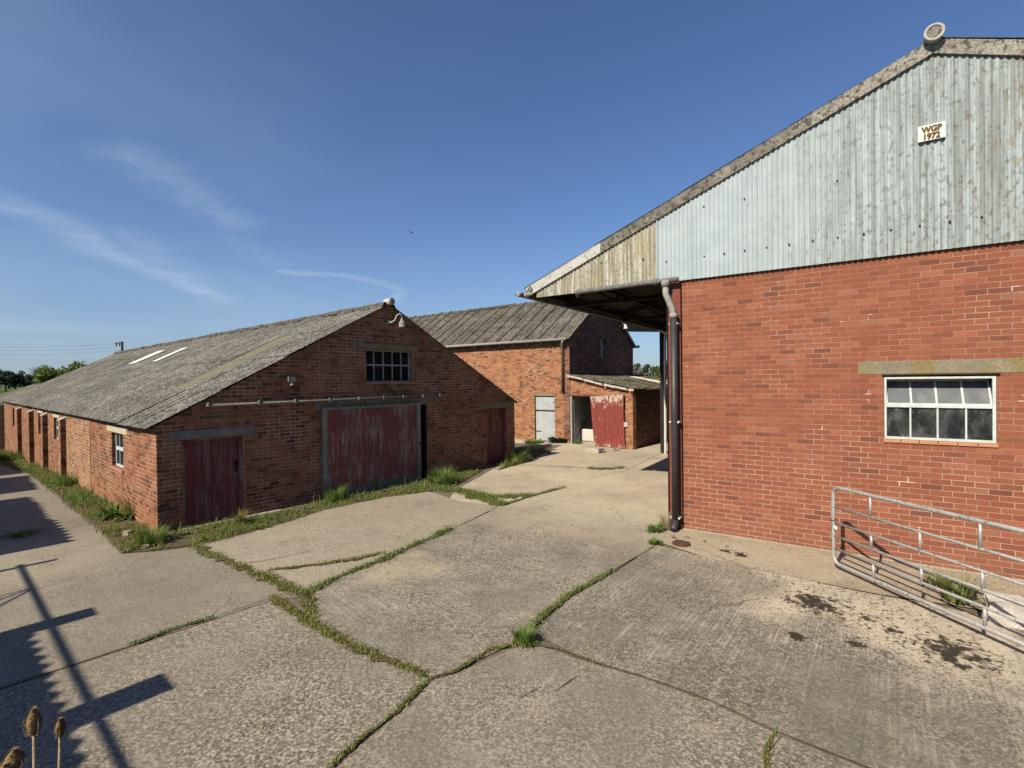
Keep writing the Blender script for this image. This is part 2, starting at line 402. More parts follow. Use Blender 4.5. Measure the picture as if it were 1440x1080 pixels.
rough_mat('timber_grey', (.24, .23, .20), (.34, .33, .29), 3, 40, .4, streak=((.15, .14, .12), (30, 30, 1.2), .5))
rough_mat('steel_red', (.20, .055, .04), (.25, .075, .055), 6, 40, .3, rough=.75, spots=((.10, .04, .03), 8, .62))
rough_mat('pipe_black', (.032, .034, .036), (.05, .052, .054), 6, 40, .2, rough=.5, spec=.4)
rough_mat('pipe_grey', (.30, .30, .28), (.42, .42, .40), 12, 40, .4, spots=((.14, .13, .11), 20, .58))
rough_mat('pipe_gunmetal', (.15, .15, .145), (.24, .24, .23), 10, 40, .4)
rough_mat('rust_pipe', (.07, .05, .04), (.12, .075, .05), 12, 50, .4)
rough_mat('steel_dark', (.018, .016, .015), (.034, .026, .022), 8, 40, .3)
rough_mat('gate_galv', (.42, .42, .405), (.54, .54, .52), 7, 60, .3, rough=.5, spots=((.24, .20, .16), 24, .57), metal=.25, spec=.5)
rough_mat('white_metal', (.72, .72, .70), (.62, .62, .60), 9, 50, .2, rough=.5)
rough_mat('iron_rust', (.10, .05, .03), (.17, .08, .045), 18, 60, .4)
rough_mat('frame_white', (.52, .58, .57), (.64, .70, .69), 9, 60, .15, rough=.6, spots=((.34, .30, .22), 26, .66))
rough_mat('frame_grey', (.32, .33, .34), (.42, .43, .44), 9, 60, .2, rough=.6)
rough_mat('sill_tile', (.52, .24, .135), (.60, .30, .18), 6, 60, .3)
rough_mat('brick_edge', (.40, .17, .11), (.55, .30, .21), 14, 60, .3)
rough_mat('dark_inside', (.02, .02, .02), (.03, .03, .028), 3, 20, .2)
rough_mat('soil', (.075, .06, .042), (.14, .115, .085), 5, 50, .5, patch=((.06, .075, .022), 1.6, .45, .6, .7))
rough_mat('moss', (.10, .105, .03), (.16, .15, .055), 14, 60, .6, patch=((.17, .13, .08), 8, .46, .60, .85), bump=.8, bd=.02)
rough_mat('verge_earth', (.13, .105, .062), (.19, .155, .10), 5, 50, .6, patch=((.09, .10, .03), 2.5, .45, .6, .85), bump=.8, bd=.02)
rough_mat('dead_stalk', (.30, .23, .14), (.40, .31, .20), 20, 80, .3)
rough_mat('teasel_head', (.24, .15, .07), (.40, .28, .15), 60, 150, .5)
rough_mat('chain', (.05, .04, .035), (.10, .07, .05), 30, 60, .3)
rough_mat('sign_plate', (.80, .77, .70), (.84, .82, .76), 10, 40, .1, patch=((.62, .42, .16), 5, .56, .66, .7), rough=.6)
rough_mat('sign_letter', (.09, .06, .03), (.17, .11, .05), 30, 60, .2)
rough_mat('translucent_sheet', (.78, .78, .74), (.85, .85, .82), 4, 30, .1, rough=.6)
rough_mat('translucent_dirty', (.62, .58, .47), (.74, .70, .60), 5, 30, .3, spots=((.22, .2, .14), 12, .60))
rough_mat('lichen_sheet', (.30, .285, .19), (.24, .235, .19), 4, 36, .6, spots=((.13, .125, .09), 15, .54))
rough_mat('hill_far', (.05, .075, .10), (.06, .085, .11), .01, .1, .1)
rough_mat('pole_wood', (.06, .05, .04), (.09, .08, .065), 5, 30, .3)
rough_mat('rubble', (.30, .22, .17), (.42, .34, .28), 8, 40, .4)

def door_mat(name, red, red2, bare, amount, pale=None, paleamt=.4):
    m, t = newmat(name); oc = objc(t); uv = uvn(t); u, v = t.sep(uv)[:2]
    bid = t.node('ShaderNodeTexWhiteNoise', {'W': t.m('FLOOR', t.m('DIVIDE', u, .125))}, noise_dimensions='1D').outputs[0]
    st = t.noise(t.vm('MULTIPLY', uv, (28, 1.3, 1)), 1.0, 5, .65)
    st2 = t.noise(t.vm('MULTIPLY', uv, (60, 2.5, 1)), 1.0, 4, .65)
    bl = t.noise(uv, 1.6, 4, .6)
    c = t.mix(bid, red, red2)
    k = t.add(t.mul(st, .6), t.add(t.mul(st2, .25), t.add(t.mul(bl, .35), t.mul(t.sub(bid, .5), .12))))
    c = t.mix(t.rng(k, .62-amount*.1, .74-amount*.1, 0.0, .85), c, bare)
    if pale: c = t.mix(t.mul(t.rng(st2, .58, .68), t.mul(t.rng(bl, .42, .6), paleamt)), c, pale)
    c = t.mix(t.rng(t.noise(uv, 40, 3), .4, .6, .3, 0.0), c, (.03, .01, .01))
    fin(t, c, .75, t.bump(t.add(st, st2), .4, .006), spec=.25)
door_mat('door_red', (.29, .085, .075), (.22, .07, .062), (.40, .335, .29), .45, (.64, .55, .49), .9)
door_mat('door_maroon', (.23, .052, .055), (.18, .043, .046), (.27, .18, .15), .35, (.30, .23, .20), .5)
door_mat('door_dark', (.12, .012, .018), (.10, .012, .016), (.15, .09, .08), -.3)
def peel_mat():
    m, t = newmat('door_peeling'); uv = uvn(t); u, v = t.sep(uv)[:2]
    a = t.noise(t.vm('MULTIPLY', uv, (9, 4, 1)), 1.0, 5, .65); b = t.noise(t.vm('MULTIPLY', uv, (22, 2.0, 1)), 1.0, 4, .6)
    c = t.mix(t.rng(b, .35, .65), (.27, .06, .045), (.20, .042, .034))
    top = t.add(t.rng(v, 1.45, 2.0, 0.0, .20), t.rng(v, .05, .30, .13, 0.0))
    c = t.mix(t.rng(t.add(a, top), .62, .69, 0.0, .85), c, (.55, .47, .40))
    fin(t, c, .7, t.bump(b, .3, .005), spec=.25)
peel_mat()
def glass_mat(name, base, dust, rough=.06, scratch=False):
    m, t = newmat(name); oc = objc(t)
    n = t.noise(t.vm('MULTIPLY', oc, (5, 5, 3)), 1.0, 4, .6)
    c = t.mix(t.rng(n, .4, .75), base, dust)
    if scratch: c = t.mix(t.rng(t.noise(t.vm('MULTIPLY', oc, (22, 1, 9)), 1.0, 5, .75, 1.2), .61, .68, 0.0, .55), c, (.50, .50, .48))
    fin(t, c, rough, None, spec=.5)
glass_mat('glass_dark', (.018, .02, .024), (.10, .105, .11), .1, scratch=True)
glass_mat('glass_dusty', (.13, .14, .155), (.20, .21, .22), .25)
glass_mat('glass_plain', (.006, .007, .010), (.03, .032, .036))

# concrete slabs
def concrete(name, c1, c2, fl_d=.55, fl_p=.5, brush=None, pale=None, stain=True, fs=1.0, extra=None, flk=None):
    c1 = tuple(k*.80 for k in c1); c2 = tuple(k*.80 for k in c2)
    m, t = newmat(name); oc = objc(t)
    a = t.noise(oc, .42, 5, .6); b = t.noise(oc, 1.9, 4, .6); d = t.noise(oc, 6.5, 4, .65)
    f = t.noise(oc, 48*fs, 2, .6); g = t.noise(oc, 19*fs, 3, .6)
    c = t.mix(t.rng(a, .33, .67), c1, c2)
    c = t.mix(t.rng(b, .45, .75, 0.0, .35), c, t.mix(.5, c1, (.62, .56, .47)))
    c = t.mix(t.rng(d, .52, .72, 0.0, .30), c, t.mix(.55, c1, (.03, .03, .028)))
    if pale: # worn pale patches (centre, radius, colour, strength)
        for (px, py, r, pc, s) in pale:
            dd = t.vm('DISTANCE', t.vm('ADD', oc, t.vm('MULTIPLY', t.vm('SUBTRACT', t.noisec(oc, 1.3, 4), (.5, .5, .5)), (2.2, 2.2, 0))), (px, py, 0))
            c = t.mix(t.rng(dd, r*.35, r, s, 0.0), c, pc)
    if brush:
        rotv = t.node('ShaderNodeVectorRotate', {'Vector': oc, 'Angle': brush[0]}, rotation_type='Z_AXIS').outputs[0]
        bs = t.noise(t.vm('MULTIPLY', rotv, (.32, 34, 1)), 1.0, 4, .6)
        bs2 = t.noise(t.vm('MULTIPLY', rotv, (.5, 9, 1)), 1.0, 4, .65)
        bm = t.mul(t.rng(b, .40, .62), t.rng(a, .4, .6, .3, 1.0))
        c = t.mix(t.mul(t.rng(bs, .47, .62), t.mul(bm, brush[1])), c, (.60, .53, .42))
        c = t.mix(t.rng(bs2, .55, .7, 0.0, brush[1]*.6), c, t.mix(.5, c1, (.03, .03, .03)))
    blot = t.rng(t.noise(oc, .75, 5, .65), .52, .66, 0.0, .38); c = t.mix(blot, c, t.mix(.6, c, (.05, .045, .038)))
    fine_cr = t.node('ShaderNodeTexVoronoi', {'Vector': t.vm('ADD', oc, t.vm('MULTIPLY', t.vm('SUBTRACT', t.noisec(oc, 1.6, 5), (.5, .5, .5)), (.9, .9, 0))), 'Scale': .42}, feature='DISTANCE_TO_EDGE').outputs['Distance']
    c = t.mix(t.mul(t.rng(fine_cr, .0015, .005, 1.0, 0.0), t.rng(t.noise(oc, .55, 2), .50, .60, 0.0, .75)), c, (.075, .062, .045))
    zone = t.rng(t.noise(oc, .9, 4, .6), .35, .65, .30, .85)
    c = t.mix(t.mul(t.rng(f, .34, .50, 1.0, 0.0), t.mul(zone, fl_d)), c, (.06, .052, .04))
    c = t.mix(t.mul(t.rng(f, .52, .64), t.mul(zone, fl_p)), c, (.60, .53, .42))
    c = t.mix(t.mul(t.rng(g, .56, .66), t.mul(zone, fl_p*.7)), c, (.52, .46, .365))
    c = t.mix(t.mul(t.rng(g, .34, .44, 1.0, 0.0), t.mul(zone, fl_d*.5)), c, (.09, .08, .062))
    if flk:
        for (px, py, r, _c, _s) in flk:
            dd = t.vm('DISTANCE', oc, (px, py, 0)); fm = t.rng(dd, r*.4, r, 1.0, 0.0)
            c = t.mix(t.mul(fm, t.rng(t.noise(t.vm('MULTIPLY', oc, (1, 1, 1)), 17, 4, .7), .575, .62, 0.0, .92)), c, (.05, .042, .032))
    if extra:
        for (px, py, r, seed) in extra:
            sv = t.vm('ADD', oc, (seed, 0, 0))
            dd = t.vm('DISTANCE', oc, (px, py, 0))
            n = t.add(t.noise(t.vm('MULTIPLY', sv, (1, 1, 1)), 8.5, 7, .78), t.rng(dd, 0.0, r*1.45, .21, -.17, False))
            c = t.mix(t.rng(n, .56, .60, 0.0, .45), c, (.17, .13, .09))
            c = t.mix(t.rng(n, .59, .625, 0.0, .93), c, (.024, .02, .014))
    fin(t, c, .92, t.bump(t.add(t.mul(f, .6), t.add(g, t.mul(d, .8))), .55, .012), spec=.2)
Pg = lambda x, y: gp(x, y)
def pt(x, y, r, c, s): q = gp(x, y); return (q.x, q.y, r, c, s)
def st(x, y, r, sd): q = gp(x, y); return (q.x, q.y, r, sd)
TAN = (.50, .43, .32)
concrete('conc_tan', (.41, .36, .28), (.47, .41, .32), .5, .6)
concrete('conc_road', (.285, .255, .205), (.335, .30, .24), .55, .45, pale=[pt(30, 790, 2.0, (.38, .335, .255), .7)])
concrete('conc_front', (.285, .255, .205), (.33, .295, .24), .95, .85, fs=.8)
concrete('conc_mid', (.255, .23, .19), (.325, .292, .238), .80, .80, brush=(radians(47), .5),
         pale=[pt(885, 690, 5.2, (.56, .48, .355), .97), pt(790, 672, 3.6, (.52, .45, .335), .85), pt(570, 805, .9, (.46, .40, .28), .7)])
concrete('conc_right', (.225, .208, .172), (.28, .256, .21), .80, .60, flk=[pt(1190, 850, 1.5, 0, 0), pt(1300, 890, 1.2, 0, 0)], brush=(radians(-53), .7),
         pale=[pt(1200, 850, 1.5, (.60, .525, .40), .95), pt(1310, 895, 1.2, (.60, .525, .40), .92), pt(1000, 790, 1.0, (.36, .32, .25), .5)],
         extra=[st(1148, 850, .52, 3.0), st(1340, 918, .54, 11.0), st(1222, 872, .16, 20.0), st(1255, 888, .18, 33.0), st(1118, 897, .2, 41.0), st(1205, 908, .16, 51.)])
concrete('conc_bottom', (.27, .24, .195), (.32, .285, .23), .75, .65, brush=(radians(-50), .18), fs=.9)
concrete('conc_apron', (.48, .395, .285), (.58, .49, .355), .75, .5, extra=[st(1020, 776, .16, 5.0), st(1043, 781, .2, 9.0)])
concrete('conc_far', (.56, .485, .365), (.74, .64, .475), .4, .35)
concrete('conc_gap', (.17, .145, .105), (.21, .18, .13), .6, .3)

def leafmat(name, c1, c2, c3, tr=.25):
    m, t = newmat(name)
    oi = t.node('ShaderNodeNewGeometry').outputs['Random Per Island']
    c = t.ramp(oi, [(0, c1), (.5, c2), (1, c3)])
    n = t.noise(objc(t), .9, 3); c = t.mix(t.rng(n, .35, .65, 0.0, .4), c, c1)
    fin(t, c, .6, None, spec=.25)
    tl = t.node('ShaderNodeBsdfTranslucent', {'Color': c}); mx = t.node('ShaderNodeMixShader', {0: tr})
    t.L.new(t.bsdf.outputs[0], mx.inputs[1]); t.L.new(tl.outputs[0], mx.inputs[2]); t.L.new(mx.outputs[0], t.out.inputs[0])
leafmat('grass', (.115, .165, .034), (.18, .24, .056), (.34, .32, .11))
leafmat('grass_moss', (.15, .165, .034), (.23, .235, .055), (.36, .31, .10))
leafmat('grass_lush', (.10, .18, .034), (.16, .25, .052), (.25, .32, .09))
leafmat('dock_leaf', (.095, .165, .034), (.14, .22, .05), (.2, .27, .075))
leafmat('dry_grass', (.30, .24, .13), (.42, .34, .2), (.5, .42, .27))
leafmat('leaf_dark', (.032, .052, .024), (.048, .074, .034), (.07, .10, .042))
leafmat('leaf_bright', (.09, .14, .026), (.13, .195, .036), (.18, .245, .05))
leafmat('leaf_mid', (.045, .065, .028), (.07, .095, .04), (.10, .125, .055))
leafmat('leaf_brown', (.09, .08, .06), (.13, .11, .08), (.15, .14, .1))
leafmat('flower', (.75, .60, .03), (.8, .65, .05), (.8, .7, .1))
def field():
    m, t = newmat('field_grass'); oc = objc(t)
    c = t.mix(t.rng(t.noise(oc, .05, 4), .3, .7), (.075, .13, .03), (.10, .155, .04))
    c = t.mix(t.rng(t.noise(oc, 6, 4), .4, .6, .4, 0.0), c, (.05, .075, .02))
    fin(t, c, .9, None, spec=.1)
field()

# ------------------------------------------------------------------ the ground
def struct(o): o['kind'] = 'structure'; return o
def LBA(b, a, z=0.0): return LO + LB*b + LA*a + V((0, 0, z))
def ground():
    mb = MB()
    xs = []; x = 0.0; st_ = 1.0
    while x < 4000: xs.append(x); x += st_; st_ = st_ if x < 45 else st_*1.22
    ax = [-k for k in xs[:0:-1]] + xs
    P = [[(x, y, hgt(x, y)-.06) for x in ax] for y in ax]
    mb.grid(P)
    struct(mb.build('ground', 'field_grass', smooth=True))
ground()
def sheet(name, pts, z, mat, cell=.9, relief=0.0):
    """a flat slab following the lie of the land; pts are world xy"""
    ring = []
    n = len(pts)
    for i in range(n):
        a = V((pts[i][0], pts[i][1])); b = V((pts[(i+1) % n][0], pts[(i+1) % n][1])); L = (b-a).length
        k = max(1, int(L/.35))
        for j in range(k): ring.append(a.lerp(b, j/k))
    nr = []
    for q in ring:
        d = mnoise.noise(V((q.x*2.3, q.y*2.3, 3.1)))*.03 + mnoise.noise(V((q.x*9, q.y*9, 7)))*.012
        nr.append(V((q.x+d, q.y+d*.7)))
    m_ = len(nr)
    vin = list(nr); x0 = min(q.x for q in nr); x1 = max(q.x for q in nr); y0 = min(q.y for q in nr); y1 = max(q.y for q in nr)
    x = x0+cell/2
    while x < x1:
        y = y0+cell/2
        while y < y1: vin.append(V((x, y))); y += cell
        x += cell
    vo, eo, fo, *_ = delaunay_2d_cdt(vin, [], [list(range(m_))], 2, 1e-4)
    mb = MB(); mb.v = [V((q.x, q.y, hgt(q.x, q.y)+z)) for q in vo]
    for f in fo:
        a, b, c = (mb.v[i] for i in f[:3])
        if (b-a).cross(c-a).z < 0: f = list(reversed(f))
        mb.f.append(list(f)); mb.mi.append(0)
    return struct(mb.build(name, mat))
def px(*pp):
    r = []
    for p in pp:
        q = p if isinstance(p, V) else gph(*p)
        r.append((q.x, q.y))
    return r
sheet('yard_soil', px(LBA(-14, -14), LBA(16, -14), LBA(24, 6), LBA(24, 26), LBA(10.4, 26), LBA(10.2, -.0), LBA(-.1, .0), LBA(-.1, 46), LBA(-14, 46)), -.003, 'conc_gap', 1.5)
sheet('concrete_yard', px(LBA(10.15, 14.5), LBA(22, 20), V((16, 14, 0)), RO+V((.8, 1, 0)), RO+V((-.3, .1, 0)), (830, 745), (690, 760), (600, 745), (640, 690), (735, 636), (760, 640), (790, 626)), .001, 'conc_far')
sheet('concrete_road', px((42, 668), (72, 692), (102, 718), (142, 748), (170, 779), (232, 776), (272, 767), (334, 789), (386, 810), (432, 838), (382, 844), (295, 873), (185, 908), (0, 968), LBA(-13, -6), LBA(-13, 45), LBA(-2.0, 45), (0, 655)), .003, 'conc_road')
sheet('concrete_bay', px((282, 767), (345, 750), (400, 735), (455, 717), (540, 699), (600, 691), (650, 706), (700, 712), (634, 749), (560, 780), (484, 808), (424, 835), (366, 808), (316, 790)), .009, 'conc_tan')
sheet('concrete_apron', px((0, 972), (185, 911), (295, 875), (382, 845), (410, 862), (445, 884), (500, 914), (560, 938), (603, 956), (560, 1000), (475, 1072), (400, 1150), LBA(1.5, -11), LBA(-13, -11), LBA(-13, -6.1)), .005, 'conc_front')
sheet('concrete_lane', px((432, 838), (500, 803), (562, 778), (635, 747), (700, 716), (745, 700), (795, 687), (835, 700), (945, 728), (955, 742), (918, 769), (868, 801), (800, 838), (748, 880), (725, 905), (640, 944), (606, 953), (560, 933), (500, 910), (445, 880), (428, 868), (438, 856)), .011, 'conc_mid')
sheet('concrete_lane', px((922, 767), (1000, 786), (1130, 816), (1230, 837), (1300, 850), V((9, 2.5, 0)), V((9, -4, 0)), (1250, 1092), (1100, 1033), (1000, 986), (900, 951), (820, 927), (752, 893), (802, 842), (870, 804)), .013, 'conc_right')
sheet('concrete_lane', px((475, 1075), (562, 1003), (608, 958), (642, 948), (727, 911), (765, 911), (820, 930), (900, 954), (1000, 989), (1098, 1036), (1076, 1062), (1082, 1110), V((1.2, 1.5, 0)), V((-2, 1.5, 0))), .007, 'conc_bottom')
sheet('concrete_lane', px((1102, 1037), (1250, 1096), V((9, -4.1, 0)), V((1.3, -4, 0)), V((1.3, 1.6, 0)), (1086, 1110), (1080, 1062)), .009, 'conc_right')
sheet('concrete_apron', px((926, 764), (942, 748), RO+V((-.05, .0, 0)), RO+V((8.31, -5.56, 0)), RO+V((8.0, -6.1, 0)), (1240, 838), (1130, 816), (1000, 787)), .0165, 'conc_apron')

# joints: soil and moss lines lying on the slabs
def resample(pts, step):
    out = []
    for a, b in zip(pts[:-1], pts[1:]):
        k = max(1, int((b-a).length/step))
        for j in range(k): out.append(a.lerp(b, j/k))
    out.append(pts[-1]); return out
def strip(mb, pp, width, z=.026, taper=True, jit=.5, seed=0.0):
    pts = resample([gph(*p) if not isinstance(p, V) else p for p in pp], .035); n = len(pts); P = []
    for i, p in enumerate(pts):
        d = pts[min(i+1, n-1)]-pts[max(0, i-1)]; d.z = 0; d.normalize(); s_ = V((-d.y, d.x, 0))
        e = min(1, i/4, (n-1-i)/4) if taper else 1
        w1 = width*(.5+jit*mnoise.noise(V((p.x*5+seed, p.y*5, 1)))+jit*.8*mnoise.noise(V((p.x*17+seed, p.y*17, 4))))*max(e, .05)
        w2 = width*(.5+jit*mnoise.noise(V((p.x*5+seed, p.y*5, 9)))+jit*.8*mnoise.noise(V((p.x*17+seed, p.y*17, 6))))*max(e, .05)
        w1 = max(w1, .004); w2 = max(w2, .004)
        h0 = hgt(p.x, p.y)
        P.append([(p+s_*w1).to_tuple()[:2]+(h0+z,), (p.x, p.y, h0+z+width*.03), (p-s_*w2).to_tuple()[:2]+(h0+z,)])
    mb.grid(P)
JOINTS = [  # polyline, width, blades per metre, blade height, tone
    ([(274, 770), (300, 782), (330, 796), (385, 818), (430, 840)], .20, 420, .045, 0),
    ([(428, 838), (460, 820), (500, 803), (540, 788), (562, 777), (600, 760), (634, 745)], .15, 520, .055, 1),
    ([(380, 803), (410, 800), (450, 795), (500, 788), (540, 778)], .10, 300, .035, 0),
    ([(428, 838), (440, 855), (430, 868), (438, 880)], .16, 420, .04, 0),
    ([(383, 840), (410, 862), (445, 883), (500, 913), (530, 925), (560, 937), (598, 953)], .13, 520, .035, 0),
    ([(606, 955), (640, 946), (690, 916), (725, 909)], .05, 260, .028, 0),
    ([(722, 910), (738, 895), (762, 868), (800, 840), (830, 822), (862, 803)], .09, 420, .045, 1),
    ([(603, 958), (560, 1002), (520, 1032), (478, 1070), (462, 1085)], .05, 330, .03, 0),
    ([(186, 908), (215, 897), (245, 886), (270, 879), (296, 871)], .055, 420, .035, 1),
    ([(745, 908), (780, 913), (815, 926), (845, 937)], .04, 160, .022, 0),
    ([(620, 690), (650, 692), (690, 705), (706, 711)], .42, 700, .07, 1),
    ([(640, 688), (690, 700), (752, 697)], .30, 420, .06, 1),
    ([(700, 713), (745, 699), (794, 686)], .10, 260, .05, 1),
    ([(826, 659), (850, 660), (878, 658)], .28, 300, .05, 1),
    ([(1090, 1032), (1078, 1055), (1078, 1090)], .035, 300, .02, 0),
    ([(915, 765), (928, 763)], .09, 300, .03, 1),
]
CRACKS = [([(186, 908), (100, 936), (0, 968)], .015), ([(296, 871), (340, 855), (383, 841)], .018), ([(340, 857), (385, 847)], .014), ([(325, 795), (370, 790), (440, 775)], .02),
          ([(862, 803), (920, 770)], .02), ([(845, 937), (900, 952), (1000, 987), (1098, 1034)], .02), ([(1100, 1034), (1250, 1094)], .02), ([(632, 746), (700, 714)], .025),
          ([(730, 654), (780, 656), (826, 659)], .05), ([(30, 832), (52, 829), (100, 815)], .012), ([(780, 975), (800, 960), (812, 953)], .02), ([(728, 985), (760, 968)], .012),
          ([(830, 672), (880, 662), (938, 633)], .02), ([(0, 728), (40, 720)], .012)]
mb = MB()
for pp, w_ in CRACKS: strip(mb, pp, w_*.6, z=.019, jit=.8, seed=3)
struct(mb.build('slab_crack', 'conc_gap'))
mb = MB()
for k, (pp, w_, n_, h_, tn) in enumerate(JOINTS): strip(mb, pp, w_*.6, z=.021, jit=1.0, seed=k*2.3)
struct(mb.build('joint_soil', 'moss'))

# ------------------------------------------------------------------ grass
def blade(mb, p, h, w_, yaw, lean, mi=0):
    d = V((cos(yaw), sin(yaw), 0)); s_ = V((-d.y, d.x, 0))*w_/2
    i = len(mb.v); m1 = p+d*lean*h*.3+V((0, 0, h*.6)); tip = p+d*lean*h+V((0, 0, h))
    mb.v += [p-s_, p+s_, m1+s_*.75, m1-s_*.75, tip]
    mb.f += [[i, i+1, i+2, i+3], [i+3, i+2, i+4]]; mb.mi += [mi, mi]
def leaf(mb, p, d, L, w_, droop=.5, mi=0, up=.6):
    """a broad leaf bending over from p along d"""
    d = V((d.x, d.y, 0)).normalized(); s_ = V((-d.y, d.x, 0)); P = []
    for i in range(5):
        f = i/4; c = p+d*L*f*.9+V((0, 0, L*(up*f-droop*f*f))); ww = w_*.5*sin(pi*min(.97, .12+f*.88))
        P.append([c-s_*ww+V((0, 0, ww*.4)), c, c+s_*ww+V((0, 0, ww*.4))])
    mb.cur = mi; mb.grid(P); mb.cur = 0
def stuff(o): o['kind'] = 'stuff'; return o
rnd = random.Random(3)
mb = MB()
for k, (pp, w_, n_, h_, tn) in enumerate(JOINTS):
    pts = resample([gph(*p) for p in pp], .05); n = len(pts)
    L = sum((b-a).length for a, b in zip(pts[:-1], pts[1:]))
    for _ in range(int(L*n_*1.7)):
        i = rnd.randrange(n); p = pts[i]
        dens = .5+.9*mnoise.noise(V((p.x*2.2, p.y*2.2, k)))
        if rnd.random() > dens+.25: continue
        d = pts[min(i+1, n-1)]-pts[max(i-1, 0)]; d.normalize(); s_ = V((-d.y, d.x, 0))
        q = p+s_*rnd.gauss(0, .30)*w_+d*rnd.uniform(-.04, .04); q.z = hgt(q.x, q.y)+.02
        blade(mb, q, h_*rnd.uniform(.3, 1.2)*(.6+.6*dens), rnd.uniform(.006, .012), rnd.uniform(0, 6.3), rnd.uniform(.2, 1.5), tn if rnd.random() < .8 else 1-tn)
stuff(mb.build('joint_grass', ['grass_moss', 'grass_lush'], uvs=False))

def verge_pts(poly, n):
    """random points inside a ground polygon"""
    xs = [p[0] for p in poly]; ys = [p[1] for p in poly]; out = []; m_ = len(poly)
    while len(out) < n:
        x = rnd.uniform(min(xs), max(xs)); y = rnd.uniform(min(ys), max(ys)); r = False
        for i in range(m_):
            a, b = poly[i], poly[(i+1) % m_]
            if (a[1] > y) != (b[1] > y) and x < (b[0]-a[0])*(y-a[1])/(b[1]-a[1])+a[0]: r = not r
        if r: out.append((x, y))
    return out
V_SIDE = px(LBA(0, -.15), LBA(0, 4), LBA(0, 9), LBA(0, 15), LBA(0, 22), LBA(0, 29), LBA(-1.2, 34), LBA(-3.2, 34), (0, 652), (42, 666), (74, 690), (104, 716), (144, 746), (172, 778), (225, 774))
V_FRONT = px((205, 776), (272, 768), (300, 763), (345, 751), (400, 736), (455, 718), (540, 700), (602, 692), (640, 684), LBA(8.4, -.1), LBA(6.6, -.02), LBA(5, -.06), LBA(3, -.08), LBA(1.5, -.08), LBA(.4, -.02), LBA(0, -.02))
V_END = px(LBA(9.3, -.2), LBA(10.2, -.1), LBA(10.6, 1.2), (735, 640), (768, 634), (745, 648), (700, 662))
for nm, poly in (('verge_side', V_SIDE), ('verge_front', V_FRONT), ('verge_end', V_END)):
    sheet('verge_soil', poly, .0155 if nm != 'verge_side' else .007, 'verge_earth', .5)
mb = MB()
for poly, n_, hm, wb in ((V_SIDE, 42000, .085, 1.0), (V_FRONT, 17000, .052, .85), (V_END, 3500, .13, 1.4)):
    for (x, y) in verge_pts(poly, n_):
        x += rnd.gauss(0, .05); y += rnd.gauss(0, .05); f = mnoise.noise(V((x*1.1, y*1.1, 5))); f2 = mnoise.noise(V((x*3.1, y*3.1, 2)))
        if f2+f < (-.34 if poly is not V_FRONT else -.2): continue
        h_ = hm*(1.0+.9*f+.5*f2)*rnd.uniform(.4, 1.5)
        if rnd.random() < .03: h_ *= 2.2
        mi = 0 if f > -.05 else 1
        if rnd.random() < .05: mi = 2
        if poly is V_SIDE and f > .22: mi = 3
        blade(mb, V((x, y, hgt(x, y)+.01)), max(.015, h_), rnd.uniform(.007, .015)*wb, rnd.uniform(0, 6.3), rnd.uniform(.1, 1.0), mi)
for poly, n_ in ((V_SIDE, 620), (V_FRONT, 150), (V_END, 40)):
    for (x, y) in verge_pts(poly, n_):
        f = mnoise.noise(V((x*.8, y*.8, 11)))
        if f < -.05: continue
        q = V((x, y, hgt(x, y)+.015))
        if rnd.random() < .16:
            blade(mb, q, rnd.uniform(.15, .38), .006, rnd.uniform(0, 6.3), rnd.uniform(.05, .35), 2); continue
        for j in range(rnd.randint(3, 7)):
            a = rnd.uniform(0, 6.3); leaf(mb, q, V((cos(a), sin(a), 0)), rnd.uniform(.05, .15), rnd.uniform(.018, .05), rnd.uniform(.3, .9), 4, rnd.uniform(.4, 1.2))
stuff(mb.build('verge_grass', ['grass', 'grass_moss', 'dry_grass', 'grass_lush', 'dock_leaf'], uvs=False))

def weed(name, label, loc, r, nl, hb, mats=('dock_leaf', 'grass_lush', 'dry_grass'), leafy=.5, Lr=(.08, .18), dry=.05, wide=.35):
    mb = MB()
    for i in range(nl):
        a = rnd.uniform(0, 6.3); q = V((cos(a), sin(a), 0))*r*sqrt(rnd.random())*.6; d = V((cos(a+rnd.gauss(0, .6)), sin(a+rnd.gauss(0, .6)), 0))
        if rnd.random() < leafy: leaf(mb, q, d, rnd.uniform(*Lr), rnd.uniform(*Lr)*wide, rnd.uniform(.3, .8), 0, rnd.uniform(.5, 1.3))
        else: blade(mb, q, hb*rnd.uniform(.4, 1.2), rnd.uniform(.006, .012), a, rnd.uniform(.2, .9), 2 if rnd.random() < dry else 1)
    o = mb.build(name, list(mats), uvs=False); o.location = loc; tag(o, label, 'weed'); return o
def G(x, y, dz=.02): q = gph(x, y); q.z += dz; return q
weed('weed_clump', 'tall grass clump at the left foot of the big sliding door', G(470, 706), .30, 420, .34, leafy=.06)
weed('weed_clump', 'small grass tuft against the middle of the sliding door kick plate', G(527, 690), .16, 200, .26, leafy=.05)
weed('weed_clump', 'bushy green clump beside the dark gap right of the sliding door', G(622, 680), .50, 600, .38, leafy=.2, Lr=(.12, .25))
weed('weed_clump', 'pale green tuft on the sill at the right of the maroon door', G(338, 738), .14, 220, .26, mats=('dock_leaf', 'grass_moss', 'dry_grass'), leafy=.1, dry=.25)
weed('weed_clump', 'dark bushy grass at the near corner of the long barn', G(212, 765), .34, 520, .26, leafy=.15)
weed('dock_plant', 'broad leaved dock plant below the first window of the long barn', G(165, 727), .26, 60, .2, leafy=.85, Lr=(.16, .36))
weed('dock_plant', 'tall yellowish weeds against the brick left of the barn corner', G(188, 728), .30, 240, .48, mats=('dock_leaf', 'grass_moss', 'dry_grass'), leafy=.12, Lr=(.15, .3))
